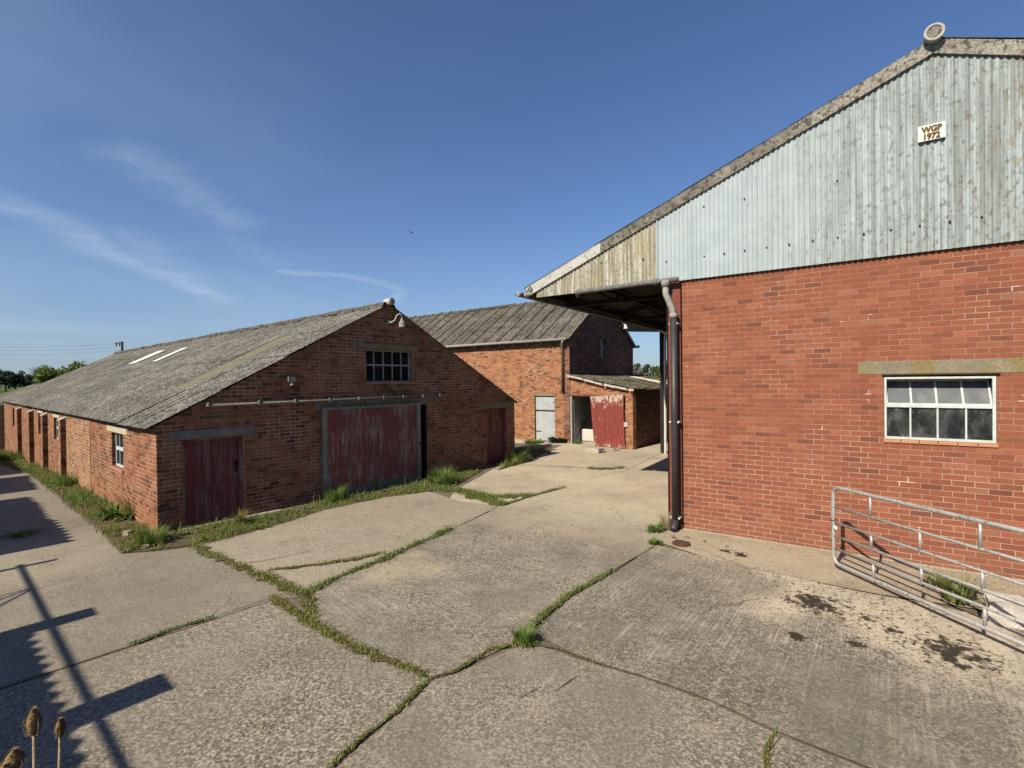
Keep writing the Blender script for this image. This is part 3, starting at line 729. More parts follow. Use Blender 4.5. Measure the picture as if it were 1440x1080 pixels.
weed('weed_clump', 'overgrown grass in front of the first brick buttress', G(98, 682), .5, 420, .35, leafy=.3, Lr=(.15, .3))
weed('weed_clump', 'big weedy clump at the far end of the long barn wall', G(22, 648), .9, 800, .5, leafy=.3, Lr=(.2, .4))
weed('weed_clump', 'thick green tuft where the slab joints meet in mid yard', G(738, 905), .16, 420, .12, leafy=.12, Lr=(.05, .1), mats=('dock_leaf', 'grass_lush', 'dry_grass'))
weed('weed_clump', 'leafy green weed left of the drainpipe foot', G(922, 748), .14, 90, .12, leafy=.75, Lr=(.08, .16))
weed('weed_clump', 'low round green weed at the slab corner below the drainpipe', G(921, 766), .10, 110, .06, leafy=.75, Lr=(.05, .1))
weed('dry_weed', 'dead straw coloured weed against the foot of the red steel post', G(938, 745), .15, 150, .34, mats=('dry_grass', 'dry_grass', 'dry_grass'), leafy=.2, dry=1)
weed('weed_clump', 'rough grass tuft growing behind the galvanised field gate', G(1345, 848, .04), .22, 420, .26, leafy=.05, dry=.2)
weed('weed_clump', 'sparse weeds behind the lower rails of the field gate', G(1315, 826, .04), .18, 140, .14, leafy=.1, dry=.3)
weed('weed_clump', 'long grass at the right corner of the long barn', G(728, 650), .45, 420, .4, leafy=.08)
weed('bramble_bush', 'dark leafy bush right of the silver stable door', G(785, 622), .42, 220, .4, mats=('leaf_mid', 'grass', 'dry_grass'), leafy=.85, Lr=(.15, .4), wide=.5)
weed('weed_clump', 'low weeds in the bed below the silver stable door', G(752, 624), .6, 260, .25, leafy=.5, Lr=(.1, .25))
weed('weed_clump', 'small weeds at the threshold of the open lean to', G(812, 624), .3, 130, .14, leafy=.5)
weed('weed_clump', 'dark grass in the slab joint shaded at the left edge', G(35, 752, .01), .35, 220, .07, leafy=.1)
# dandelion-like flowers in the bay joint
for i, (x, y) in enumerate([(584, 742), (577, 746), (555, 757), (560, 759), (205, 754), (208, 758)]):
    mb = MB(); mb.tube([(0, 0, 0), (.005, 0, .07)], .002, 5)
    mb.cur = 1
    for k in range(10):
        a = 2*pi*k/10; mb.face([(.005, 0, .07), (.005+.018*cos(a), .018*sin(a), .076), (.005+.018*cos(a+.5), .018*sin(a+.5), .076)])
    o = mb.build('dandelion_flower', ['grass', 'flower'], uvs=False); o.location = G(x, y, .01)
    tag(o, 'tiny yellow dandelion in the grassy slab joint before the barn' if i < 4 else 'tiny yellow dandelion in the verge at the barn corner', 'flower', 'dandelions in the slab joint' if i < 4 else 'dandelions at the barn corner')

# ------------------------------------------------------------------ corrugated sheeting
def corr(mb, A, along, L, down, courses, pitch=.146, amp=.022, sheetw=1.02, lap=.012, jit=.006, seed=1, seam=0.0, pick=None, skip=None):
    """sheets hung from the line A + along*s, running down the vector down, in lapped courses"""
    rr = random.Random(seed); A = V(A); along = V(along).normalized(); down = V(down); D = down.length; dn = down.normalized()
    nrm = along.cross(dn).normalized()
    if nrm.z < 0: nrm = -nrm
    ns = max(1, round(L/sheetw)); sw = L/ns; npc = max(1, round(sw/pitch)); per = 8 if pitch > .1 else 6
    for c in range(courses):
        t0 = D*c/courses; t1 = D*(c+1)/courses + (.06 if c < courses-1 else .0)
        for k in range(ns):
            if skip and skip(c, k): continue
            z0 = rr.uniform(-jit, jit); tl = rr.uniform(-jit, jit); te = rr.uniform(0, .02)
            mb.cur = pick(c, k) if pick else 0
            P = []
            for (tt, off) in ((t0, 0.0), ((t0+t1)/2, lap*.5), (t1+te, lap), (t1+te, lap-.009)):
                row = []
                for j in range(npc*per+1):
                    f = j/(npc*per); s_ = (k+f)*sw
                    z = amp*sin(2*pi*f*npc) + off + z0 + tl*(f-.5)*2
                    if seam and f > 1-.07: z += seam
                    row.append(A+along*s_+dn*tt+nrm*z)
                P.append(row)
            mb.grid(P)
    mb.cur = 0

def boards(mb, W, x0, x1, z0, z1, o0, o1, bw=.12, gap=.006, seed=1, wob=.004, shear=0.0):
    rr = random.Random(seed); n = max(1, round((x1-x0)/bw)); b = (x1-x0)/n
    for i in range(n):
        d = rr.uniform(-wob, wob); a0 = x0+i*b+gap/2; a1 = x0+(i+1)*b-gap/2; zb = z0+rr.uniform(0, .012)
        W.box(mb, a0, a1, zb, z1, o0, o1+d)
def window(parent, W, x0, x1, z0, z1, cols, rows, depth, fm, gm, fw=.04, bw=.025, name='window', pane_skip=(), sill=None):
    mb = MB(); o1 = -depth; o0 = -depth-.04
    W.box(mb, x0, x1, z1-fw, z1, o0, o1); W.box(mb, x0, x1, z0, z0+fw, o0, o1)
    W.box(mb, x0, x0+fw, z0+fw, z1-fw, o0, o1); W.box(mb, x1-fw, x1, z0+fw, z1-fw, o0, o1)
    for i in range(1, cols):
        c = x0+(x1-x0)*i/cols; W.box(mb, c-bw/2, c+bw/2, z0+fw, z1-fw, o0+.004, o1-.004)
    for (zr, bb) in rows: W.box(mb, x0+fw, x1-fw, zr-bb/2, zr+bb/2, o0+.002, o1+.004)
    f = mb.build(name, fm, parent)
    mb = MB(); mb.face([W.p(x0+fw*.5, z0+fw*.5, o0+.015), W.p(x1-fw*.5, z0+fw*.5, o0+.015), W.p(x1-fw*.5, z1-fw*.5, o0+.015), W.p(x0+fw*.5, z1-fw*.5, o0+.015)])
    mb.build('pane', gm, f)
    return f

# ------------------------------------------------------------------ the long low barn on the left
def long_barn():
    T = thing('brick_barn', 'long low weathered brick barn with grey corrugated roof and maroon plank doors', 'barn', LO, YL)
    Wg = Wall((0, 0, 0), (1, 0, 0), (0, -1, 0)); Ws = Wall((0, 0, 0), (0, 1, 0), (-1, 0, 0))
    mb = MB()
    Wg.panel(mb, [(0, -.9), (9.94, -.9), (9.94, 2.02), (4.98, 4.655), (0, 1.955)], [(.40, 1.46, -.02, 1.655), (3.4, 6.22, -.02, 2.06), (8.6, 9.56, .05, 1.82), (4.34, 5.73, 2.68, 3.505)], .23)
    mb.build('wall', 'brick_old', T)
    mb = MB()
    h1 = [(2.36, 3.34, .90, 1.65)]; h2 = [(10.35, 11.25, .95, 1.66), (13.85, 14.8, .92, 1.68), (22.7, 23.4, .75, 1.62)]
    Ws.panel(mb, [(.23, -1.2), (5.6, -1.2), (5.6, 1.9), (.23, 1.9)], h1, .23)
    mb.cur = 1; Ws.panel(mb, [(5.6, -1.2), (8.95, -1.2), (8.95, 1.9), (5.6, 1.9)], [], .232, .012)
    mb.cur = 0; Ws.panel(mb, [(8.95, -1.2), (27.6, -1.2), (27.6, 1.9), (8.95, 1.9)], h2, .23)
    Wr = Wall((9.94, .23, 0), (0, 1, 0), (1, 0, 0)); Wr.panel(mb, [(0, -.6), (27.3, -.6), (27.3, 1.9), (0, 1.9)], [], .22)
    Wb = Wall((0, 27.6, 0), (1, 0, 0), (0, 1, 0)); Wb.panel(mb, [(.24, -1.2), (9.7, -1.2), (9.7, 1.96), (4.98, 4.5), (.24, 1.9)], [], .2)
    mb.build('wall', ['brick_old', 'brick_yellowed'], T)
    # chipped corner bricks
    rr = random.Random(5)
    for i in range(12):
        mb = MB(); z = .02+i*.15+rr.uniform(0, .05); s_ = rr.uniform(.02, .045); mb.box(-s_*.25, s_*.8, -s_*.3, s_*.5, z, z+rr.uniform(.02, .06)); mb.build('chipped_brick', 'brick_edge', T)
    # buttresses
    for a in (8.95, 12.5, 16.0, 19.9):
        mb = MB(); mb.box(-.14, -.003, a, a+.36, -1.3, 1.66)
        o = mb.build('buttress', 'brick_old', T)
        mb = MB(); mb.hexa([(-.16, a-.015, 1.662), (.0, a-.015, 1.662), (.0, a+.375, 1.662), (-.16, a+.375, 1.662), (-.15, a-.015, 1.685), (-.004, a-.015, 1.76), (-.004, a+.375, 1.76), (-.15, a+.375, 1.685)])
        mb.build('coping', 'stone_white', o)
    # roof
    tn = (4.66-1.9)/5.12; mb = MB()
    lr = random.Random(77); lich = lambda c, k: 1 if (k == 2 and c in (1, 2)) else lr.choice((0, 0, 2, 3))
    corr(mb, (4.98, -.07, 4.68), (0, 1, 0), 27.8, (-5.14, 0, -5.14*tn), 4, seed=3, pick=lich, jit=.007, lap=.016, amp=.011, pitch=.0735)
    corr(mb, (4.98, -.07, 4.68), (0, 1, 0), 27.8, (5.10, 0, -5.10*tn), 4, seed=4)
    mb.build('roof', ['roof_grey', 'lichen_sheet', 'roof_grey_pale', 'roof_grey_dark'], T)
    for (a0, a1, b0, b1) in ((14.25, 15.35, 2.84, 3.90), (11.1, 11.72, 2.80, 3.80)):
        mb = MB(); P = []
        for b in (b0, b1):
            P.append([(b, a0+(a1-a0)*i/24, 4.68-(4.98-b)*tn+.045+.012*sin(i*pi/3)) for i in range(25)])
        mb.grid(P); mb.build('rooflight', 'translucent_sheet', T)
    # ridge: angular capping pieces, shuffled
    rr = random.Random(9)
    mb = MB(); mb2 = MB(); a = -.07
    while a < 27.5:
        l = 1.02 if a < 9 else .52; q = rr.uniform(-.02, .02); q2 = rr.uniform(-.02, .02); m_ = mb
        P = []
        for (aa, dz) in ((a, q), (a+l-.03, q2)):
            P.append([(4.98+.24*sin(th)*1.0, aa, 4.66+dz+.06*cos(th)+(.0 if abs(th) < 1 else -.12)) for th in (-1.6, -1.2, -.6, 0, .6, 1.2, 1.6)])
        m_.grid(P)
        for e in (0, 1):
            if rr.random() < .6:
                y = a+rr.uniform(.0, l*.6); m_.box(4.98-.26, 4.98-.2, y, y+l*rr.uniform(.25, .5), 4.55+rr.uniform(-.02, .03), 4.60)
        a += l
    mb.build('ridge_cap', 'ridge_dark', T)
    mb = MB(); mb.tube([(4.98, -.20, 4.72), (4.98, .06, 4.722)], .088, 18)
    o = mb.build('ridge_end', 'white_cement', T, smooth=False)
    mb = MB(); mb.tube([(4.98, -.213, 4.72), (4.98, -.202, 4.72)], .06, 16); mb.build('end_disc', 'pipe_grey', o)
    # lintels, sills
    def lint(x0, x1, z0, z1, m, W=Wg, proud=.006):
        mb = MB(); W.box(mb, x0, x1, z0, z1, -.12, proud); mb.build('lintel', m, T, bevel=.008)
    lint(.20, 1.69, 1.66, 1.83, 'lintel_grey', proud=.02); lint(3.0, 6.66, 2.065, 2.24, 'lintel_conc', proud=.012); lint(8.34, 9.88, 1.825, 1.985, 'lintel_conc', proud=.02); lint(4.09, 5.97, 3.51, 3.645, 'lintel_conc', proud=.02)
    lint(2.08, 3.80, 1.655, 1.80, 'lintel_pale', Ws); lint(10.2, 11.4, 1.665, 1.78, 'lintel_pale', Ws); lint(13.7, 14.95, 1.685, 1.80, 'lintel_pale', Ws)
    mb = MB(); Wg.box(mb, 3.93, 4.06, 3.505, 3.625, -.1, .03); mb.build('vent_block', 'lintel_grey', T)
    mb = MB(); Wg.box(mb, .36, 6.4, -.12, .025, .003, .13); mb.build('threshold', 'block_conc', T, bevel=.01)
    mb = MB(); Wg.box(mb, 4.32, 5.78, 2.648, 2.678, -.1, .03); mb.build('window_sill', 'sill_tile', T)
    mb = MB(); Ws.box(mb, 2.33, 3.38, .845, .898, -.1, .03); mb.build('window_sill', 'brick_edge', T)
    # pale strips painting sunlight onto the right-hand reveal edges
    for x, z0, z1 in ((1.462, .0, 1.65), (9.562, .06, 1.82), (5.732, 2.69, 3.5)):
        mb = MB(); Wg.box(mb, x, x+.02, z0, z1, -.1, .006); mb.build('lit_edge', 'brick_edge', T)
    # windows
    fm = window(T, Wg, 4.34, 5.73, 2.68, 3.505, 5, [(3.12, .04)], .09, 'frame_grey', 'glass_plain')
    mb = MB(); zt, zb = 3.46, 3.14
    xs = [4.66, 4.90, 5.15, 5.41]
    for x in xs: mb.bar((x-.0, .13, zb), (x-.09, .24, zt), .022, .022)
    mb.bar((4.64, .14, zb), (5.43, .14, zb), .03, .03); mb.bar((4.55, .25, zt), (5.34, .25, zt), .03, .03)
    s_ = mb.build('hopper_sash', 'frame_grey', fm)
    for (y0, y1, z0, z1, m) in ((2.36, 3.34, .90, 1.65, 'frame_white'), (10.35, 11.25, .95, 1.66, 'frame_white'), (13.85, 14.8, .92, 1.68, 'frame_white')):
        f = window(T, Ws, y0, y1, z0, z1, 3, [((z0+z1)/2+.02, .07)], .07, m, 'glass_plain')
        if y0 < 3:
            mb = MB()
            for d in (0, .22): mb.bar((.13, 2.58+d, 1.33), (.3, 2.86+d, 1.60), .025, .025)
            mb.build('hopper_sash', 'frame_white', f)
    mb = MB(); Ws.box(mb, 22.7, 23.4, .75, 1.62, -.2, -.12); mb.build('blocked_opening', 'dark_inside', T)
    # small maroon door
    d = MB(); boards(d, Wg, .45, 1.40, .02, 1.60, -.13, -.10, .16, .005, 4, .003)
    do = d.build('door', 'door_maroon', T)
    mb = MB(); Wg.box(mb, .40, .447, -.02, 1.655, -.15, -.06); Wg.box(mb, 1.403, 1.46, -.02, 1.655, -.15, -.05); Wg.box(mb, .449, 1.401, 1.605, 1.655, -.15, -.06)
    mb.build('door_frame', 'door_red', do)
    mb = MB(); Wg.box(mb, 1.33, 1.40, .93, 1.17, -.10, -.085); mb.build('latch_hole', 'dark_inside', do)
    mb = MB(); Wg.box(mb, .447, 1.403, -.02, 1.61, -.16, -.135); mb.build('door_back', 'door_dark', do)
    # right-hand door, deep in its opening
    d = MB(); boards(d, Wg, 8.6, 9.5, .06, 1.82, -.20, -.17, .15, .005, 6, .003); d2 = d.build('door', 'door_maroon', T); 
    mb = MB(); Wg.box(mb, 9.50, 9.56, .05, 1.82, -.2, -.08); mb.build('door_frame', 'door_maroon', d2)
    mb = MB(); Wg.box(mb, 8.6, 9.56, .05, 1.82, -.225, -.205); mb.build('door_back', 'dark_inside', d2)
    # big sliding door
    d = MB(); boards(d, Wg, 3.23, 5.80, .17, 2.09, .062, .085, .105, .007, 8, .005); Wg.box(d, 3.20, 5.86, .0, 2.07, .045, .060)
    do = d.build('sliding_door', 'door_red', T)
    mb = MB(); Wg.box(mb, 3.13, 3.225, .02, 2.15, .04, .095); mb.build('stile', 'timber_grey', do)
    mb = MB(); Wg.box(mb, 5.805, 5.93, .0, 2.13, .04, .095); mb.build('stile', 'timber_grey', do)
    mb = MB(); Wg.box(mb, 3.226, 5.804, -.02, .235, .086, .10); mb.build('kick_plate', 'galv_strip', do)
    mb = MB(); Wg.box(mb, 3.226, 5.804, 2.06, 2.12, .086, .10); mb.build('top_rail', 'timber_grey', do)
    mb = MB(); Wg.box(mb, 5.86, 5.95, 1.02, 1.06, .09, .12); mb.build('latch', 'steel_dark', do)
    mb = MB(); mb.tube([(.78, -.10, 2.285), (6.66, -.10, 2.30)], .025, 10); r_ = mb.build('door_rail', 'pipe_gunmetal', T, smooth=True)
    for x in (.82, 1.75, 2.5, 3.3, 4.05, 4.75, 5.35, 6.0, 6.6):
        mb = MB(); mb.box(x-.02, x+.02, -.15, -.003, 2.26, 2.345); mb.build('bracket', 'pipe_gunmetal', r_)
    for x in (3.5, 4.3, 5.0, 5.6):
        mb = MB(); mb.box(x-.03, x+.03, -.115, -.098, 2.08, 2.27); mb.build('hanger', 'pipe_gunmetal', r_)
    mb = MB(); mb.box(6.19, 6.217, .01, .235, -.02, 2.055); mb.build('shade_lining', 'dark_inside', T)  # near-black lining paints the gap's shade over the brick reveal
    # near-black panel puts the shade of the inside behind the gap
    mb = MB(); mb.box(3.0, 6.6, 1.6, 1.65, -.1, 2.6); mb.build('inside_shade', 'dark_inside', T)
    # swan-neck lamp and small box light
    mb = MB(); mb.tube([(5.0, -.01, 4.22), (5.0, -.14, 4.20), (5.03, -.22, 4.24), (5.07, -.27, 4.37), (5.13, -.30, 4.42), (5.19, -.30, 4.36), (5.2, -.30, 4.28)], .014, 8); mb.tube([(5.0, -.003, 4.22), (5.0, -.05, 4.22)], .042, 12)
    l = mb.build('barn_lamp', 'white_metal', T, smooth=True)
    mb = MB(); mb.tube([(5.2, -.30, 4.30), (5.2, -.30, 4.24), (5.2, -.30, 4.20), (5.2, -.30, 4.08)], [.03, .04, .075, .08], 14); mb.build('lamp_shade', 'pipe_grey', l)
    mb = MB(); mb.box(2.36, 2.53, -.10, -.003, 2.72, 2.83); mb.tube([(2.44, -.06, 2.72), (2.44, -.08, 2.64)], .035, 8); mb.build('light_box', 'pipe_grey', T)
    # low shed carrying on beyond the far end
    S = thing('low_shed', 'low brick shed with corrugated roof beyond the far end of the long barn', 'shed', LBA(0, 27.65), YL)
    W2 = Wall((-.24, 0, 0), (0, 1, 0), (-1, 0, 0)); mb = MB(); W2.panel(mb, [(0, -1.4), (12, -1.4), (12, 1.62), (0, 1.62)], [(1.6, 3.2, .2, 1.35)], .2)
    Wn = Wall((-.24, 0, 0), (1, 0, 0), (0, -1, 0)); Wn.panel(mb, [(.2, -1.4), (5.2, -1.4), (5.2, 1.6), (2.54, 2.66), (.2, 1.66)], [], .15, -.005)
    mb.build('wall', 'brick_buff', S)
    mb = MB(); W2.box(mb, 1.6, 3.2, .2, 1.35, -.19, -.12); mb.build('window', 'dark_inside', S)
    mb = MB(); corr(mb, (2.3, .0, 2.76), (0, 1, 0), 12, (-2.62, 0, -1.08), 2, seed=12); corr(mb, (2.3, 0, 2.76), (0, 1, 0), 12, (2.95, 0, -1.08), 2, seed=13); mb.build('roof', 'roof_streaky', S)
    mb = MB(); mb.tube([(2.3, -.05, 2.78), (2.3, 6, 2.78), (2.3, 12, 2.76)], .06, 8); mb.build('ridge_cap', 'ridge_dark', S)
long_barn()

# ------------------------------------------------------------------ the tall red-brick barn on the right
def tall_barn():
    T = thing('grain_barn', 'tall red brick barn with pale blue corrugated gable and overhanging canopy', 'barn', RO, YR-pi/2)
    Wg = Wall((0, 0, 0), (1, 0, 0), (0, -1, 0)); L = 20.0
    mb = MB(); Wg.panel(mb, [(0, -.3), (10.2, -.3), (10.2, 4.46), (0, 4.46)], [(2.87, 4.065, 1.735, 2.70)], .24); mb.build('wall', 'brick_red', T)
    Ws = Wall((0, .245, 0), (0, 1, 0), (-1, 0, 0)); mb = MB(); Ws.panel(mb, [(0, -.3), (L, -.3), (L, 4.46), (0, 4.46)], [], .24, -.02)
    We = Wall((10.2, .245, 0), (0, 1, 0), (1, 0, 0)); We.panel(mb, [(0, -.3), (L, -.3), (L, 4.46), (0, 4.46)], [], .24, -.02); mb.build('wall', 'brick_red', T)
    mb = MB(); mb.box(-.004, 10.2, -.02, -.002, -.3, .035); mb.build('wall_footing', 'conc_apron', T)
    # gable cladding
    xr, zr, tn = 3.43, 7.12, .4035
    def top(u): return zr-tn*abs(u-xr)
    mb = MB(); per = 8; pitch = .0735; u0 = -2.96; n = int((10.1-u0)/pitch*per)
    cols = []
    for i in range(n+1):
        u = u0+i*pitch/per; y = -.05+.0105*sin(2*pi*(u-u0)/pitch)
        if -.44 < u < -.40: y -= .012
        if .18 < u < .22: y -= .010
        cols.append((u, y))
    for i in range(n):
        (ua, ya), (ub, yb) = cols[i], cols[i+1]
        mb.cur = 1 if ub < -.43 else 0
        zl = 4.425
        za, zb = max(zl+.01, top(ua)+.05), max(zl+.01, top(ub)+.05)
        k = 3
        for j in range(k):
            mb.face([(ua, ya, zl+(za-zl)*j/k), (ub, yb, zl+(zb-zl)*j/k), (ub, yb, zl+(zb-zl)*(j+1)/k), (ua, ya, zl+(za-zl)*(j+1)/k)])
    mb.cur = 0
    cl = mb.build('cladding', ['cladding_blue', 'cladding_mossy'], T)
    rr = random.Random(2)
    fx = MB(); fx.tube([(0, -.07, 0), (0, -.04, 0)], .013, 8); fo = None
    def fixing(u, z):
        nonlocal fo
        if fo is None: fo = fx.build('sheet_fixing', 'steel_dark', cl); o = fo
        else: o = fo.copy(); col.objects.link(o); o.parent = cl
        o.location = (u, 0, z)
    for z in (4.79, 5.64):
        u = -2.2
        while u < 9.8:
            if top(u) > z+.25 and rr.random() < (.92 if z < 5 else .3):
                fixing(u, z)
            u += .32 if u > .3 else .65
    for (u, z) in ((-.67, 4.9), (-1.5, 4.95)): fixing(u, z)
    # corrugated roof on both slopes
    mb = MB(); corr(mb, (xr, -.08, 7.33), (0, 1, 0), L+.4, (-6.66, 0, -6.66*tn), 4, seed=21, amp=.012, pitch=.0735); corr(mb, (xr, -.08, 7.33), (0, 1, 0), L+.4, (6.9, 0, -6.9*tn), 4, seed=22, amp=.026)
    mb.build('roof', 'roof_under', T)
    def verge(ua, ub, m, proud):
        mb = MB(); za, zb = top(ua), top(ub)
        mb.hexa([(ua, -.088-proud, za+.0), (ub, -.088-proud, zb+.0), (ub, -.05, zb+.0), (ua, -.05, za+.0), (ua, -.088-proud, za+.175), (ub, -.088-proud, zb+.175), (ub, -.05, zb+.175), (ua, -.05, za+.175)])
        mb.hexa([(ua, -.088-proud, za+.178), (ub, -.088-proud, zb+.178), (ub, .25, zb+.253), (ua, .25, za+.253), (ua, -.088-proud, za+.198), (ub, -.088-proud, zb+.198), (ub, .25, zb+.275), (ua, .25, za+.275)])
        mb.build('bargeboard', m, T)
    verge(-3.2, -1.50, 'barge_pale', .006); verge(-1.52, 2.03, 'barge_grey', .0); verge(2.0, xr-.002, 'barge_mid', .008); verge(xr+.002, 10.1, 'barge_mid', .004)
    mb = MB()
    ring = [(xr+.098*cos(a), -.20, 7.345+.098*sin(a)) for a in [2*pi*k/24 for k in range(25)]]
    mb.tube(ring, .019, 8, cap=False); mb.tube([(xr, -.19, 7.345), (xr, -.04, 7.345)], .10, 20)
    e = mb.build('ridge_end', 'barge_pale', T)
    mb = MB(); mb.tube([(xr, -.203, 7.345), (xr, -.192, 7.345)], .08, 20); mb.build('end_disc', 'barge_grey', e)
    mb = MB(); mb.tube([(xr, -.06, 7.32), (xr, L, 7.32)], .10, 12); mb.build('ridge_cap', 'ridge_dark', T)
    # eaves gutter, brackets, pipe along the bottom of the sheeting, and downpipe
    mb = MB(); P = []
    for y in (-.25, 3, 6, 9.15):
        P.append([(-3.30+.075*cos(a), y, 4.53+.075*sin(a)) for a in [pi+pi*k/10 for k in range(11)]])
    mb.grid(P); mb.box(-3.215, -3.19, -.1, 9.1, 4.45, 4.60)
    g = mb.build('gutter', 'pipe_gunmetal', T)
    mb = MB(); mb.tube([(-3.30, -.25, 4.515), (-3.30, -.24, 4.515)], .05, 10); mb.bar((-3.18, -.16, 4.46), (-3.05, -.16, 4.66), .05, .03); mb.bar((-3.2, -.16, 4.50), (-3.0, -.16, 4.50), .03, .05); mb.build('gutter_end', 'pipe_grey', g)
    mb = MB(); mb.tube([(-2.05, .02, 4.38), (-2.0, -.08, 4.41), (-1.9, -.14, 4.42), (-.6, -.145, 4.435), (-.02, -.145, 4.435)], .045, 10); mb.tube([(-.46, -.145, 4.435), (-.38, -.145, 4.436)], .06, 10); mb.tube([(-1.98, -.13, 4.42), (-1.88, -.142, 4.42)], .058, 10)
    mb.build('drain_pipe', 'pipe_gunmetal', T, smooth=True)
    mb = MB(); mb.tube([(-.24, -.145, 4.44), (-.24, -.145, 4.33)], .075, 12); mb.tube([(-.24, -.145, 4.34), (-.24, -.145, 4.20), (-.21, -.145, 4.13), (-.12, -.145, 3.90), (-.105, -.145, 3.82), (-.105, -.145, 3.70)], .055, 12); mb.tube([(-.105, -.145, 3.84), (-.105, -.145, 3.76)], .068, 12)
    d = mb.build('downpipe', 'pipe_grey', T, smooth=True)
    mb = MB(); mb.tube([(-.105, -.145, 3.77), (-.10, -.145, .17)], .058, 14); mb.tube([(-.10, -.145, .2), (-.10, -.20, .10), (-.10, -.30, .07)], .058, 12); mb.build('pipe_length', 'pipe_black', d, smooth=True)
    for z in (1.93, .24, 3.66):
        mb = MB(); mb.box(-.18, -.02, -.16, -.09, z-.012, z+.012)
        for x in (-.172, -.03): mb.tube([(x, -.19, z), (x, -.09, z)], .018, 8)
        mb.build('bracket', 'white_metal' if z < 3 else 'pipe_grey', d)
    # red oxide steel stanchion at the corner
    mb = MB(); mb.box(-.235, -.01, -.03, -.012, 0, 4.42); mb.build('stanchion', 'steel_red', T)
    mb = MB(); mb.box(-.25, -.237, -.07, .16, 0, 4.42); mb.box(-.009, -.004, -.06, -.001, 0.04, 4.42); mb.box(-.234, -.02, -.011, .15, 0, 4.4); mb.build('stanchion_web', 'steel_dark', T)
    # canopy steelwork
    for y in (1.6, 5.2, 8.9):
        mb = MB(); z0 = top(0)-.05; ze = 4.47
        mb.bar((0, y, top(0)+.02), (-3.15, y, top(-3.15)+.08), .08, .14); mb.bar((0, y, 4.46), (-3.1, y, 4.46), .07, .09)
        mb.bar((-.1, y, 4.48), (-1.2, y, top(-1.2)), .05, .05); mb.bar((-1.2, y, top(-1.2)), (-1.9, y, 4.48), .05, .05); mb.bar((-1.9, y, 4.48), (-2.4, y, top(-2.4)), .05, .05)
        mb.build('roof_truss', 'steel_dark', T)
    for u in (-.6, -1.5, -2.4, -3.1):
        mb = MB(); mb.box(u-.04, u+.04, -.02, 9.2, top(u)+.04, top(u)+.13); mb.build('purlin', 'steel_dark', T)
    mb = MB(); mb.box(-3.14, -3.0, 8.84, 8.96, -.1, 4.42); mb.build('canopy_post', 'steel_dark', T)
    mb = MB(); mb.tube([(-2.9, 8.8, 4.3), (-2.93, 8.8, 4.0), (-2.95, 8.8, -.05)], .045, 10); mb.tube([(-3.2, 8.85, 4.45), (-2.98, 8.8, 4.36), (-2.9, 8.8, 4.3)], .045, 10); mb.build('rear_downpipe', 'white_metal', T)
    # window with tilted upper lights
    mb = MB(); Wg.box(mb, 2.56, 4.75, 2.722, 2.915, -.14, .005); mb.build('lintel', 'lintel_conc', T, bevel=.006)
    z0, z1, zm = 1.80, 2.68, 2.27; x0, x1 = 2.875, 4.06
    mb = MB(); o0, o1 = -.035, .012
    Wg.box(mb, x0, x1, z1-.028, z1, o0, o1); Wg.box(mb, x0, x1, z0-.01, z0+.024, o0, o1); Wg.box(mb, x0, x0+.026, z0+.024, z1-.028, o0, o1); Wg.box(mb, x1-.034, x1, z0+.024, z1-.028, o0, o1)
    Wg.box(mb, x0+.026, x1-.034, zm-.022, zm+.016, o0, o1+.006)
    for i in (1, 2, 3):
        c = x0+(x1-x0)*i/4; Wg.box(mb, c-.010, c+.010, z0+.024, zm-.022, o0+.005, o1-.004)
    wf = mb.build('window', 'frame_white', T)
    mb = MB(); mb.face([Wg.p(x0+.01, z0+.01, -.012), Wg.p(x1-.02, z0+.01, -.012), Wg.p(x1-.02, zm-.01, -.012), Wg.p(x0+.01, zm-.01, -.012)]); mb.build('pane', 'glass_dark', wf)
    # upper hopper leaning into the building
    tilt = .22; mb = MB(); hz = z1-.03-zm-.03
    def hp(x, f): return V((x, .01+tilt*f, zm+.025+hz*f*.96))
    for x in [x0+.03+(x1-x0-.07)*i/4 for i in range(5)]: mb.bar(hp(x, 0), hp(x, 1), .024, .02, (0, -1, 0))
    mb.bar(hp(x0+.03, 0), hp(x1-.04, 0), .02, .03); mb.bar(hp(x0+.03, 1), hp(x1-.04, 1), .02, .024)
    hs = mb.build('hopper_sash', 'frame_white', wf)
    mb = MB(); mb.face([hp(x0+.03, 0), hp(x1-.04, 0), hp(x1-.04, 1), hp(x0+.03, 1)]); mb.build('hopper_pane', 'glass_dusty', wf)
    mb = MB(); mb.box(2.7, 4.3, .9, .95, 1.4, 3.0); mb.build('interior_dark', 'dark_inside', T)
    mb = MB()
    for i in range(6):
        a = 2.86+i*.204; mb.box(a+.004, a+.20, -.022, .1, 1.737, 1.787)
    mb.build('window_sill', 'sill_tile', T)
    mb = MB(); Wg.box(mb, 2.85, 4.10, 2.702, 2.72, -.05, .035); mb.build('head_flashing', 'steel_dark', T)
    # date plate
    S = thing('date_sign', 'small white rusting date plate on the pale blue gable sheeting', 'sign', RO+V((0, 0, 0)), YR-pi/2)
    mb = MB(); mb.box(3.262, 3.552, -.098, -.088, 5.94, 6.155); mb.build('plate', 'sign_plate', S)
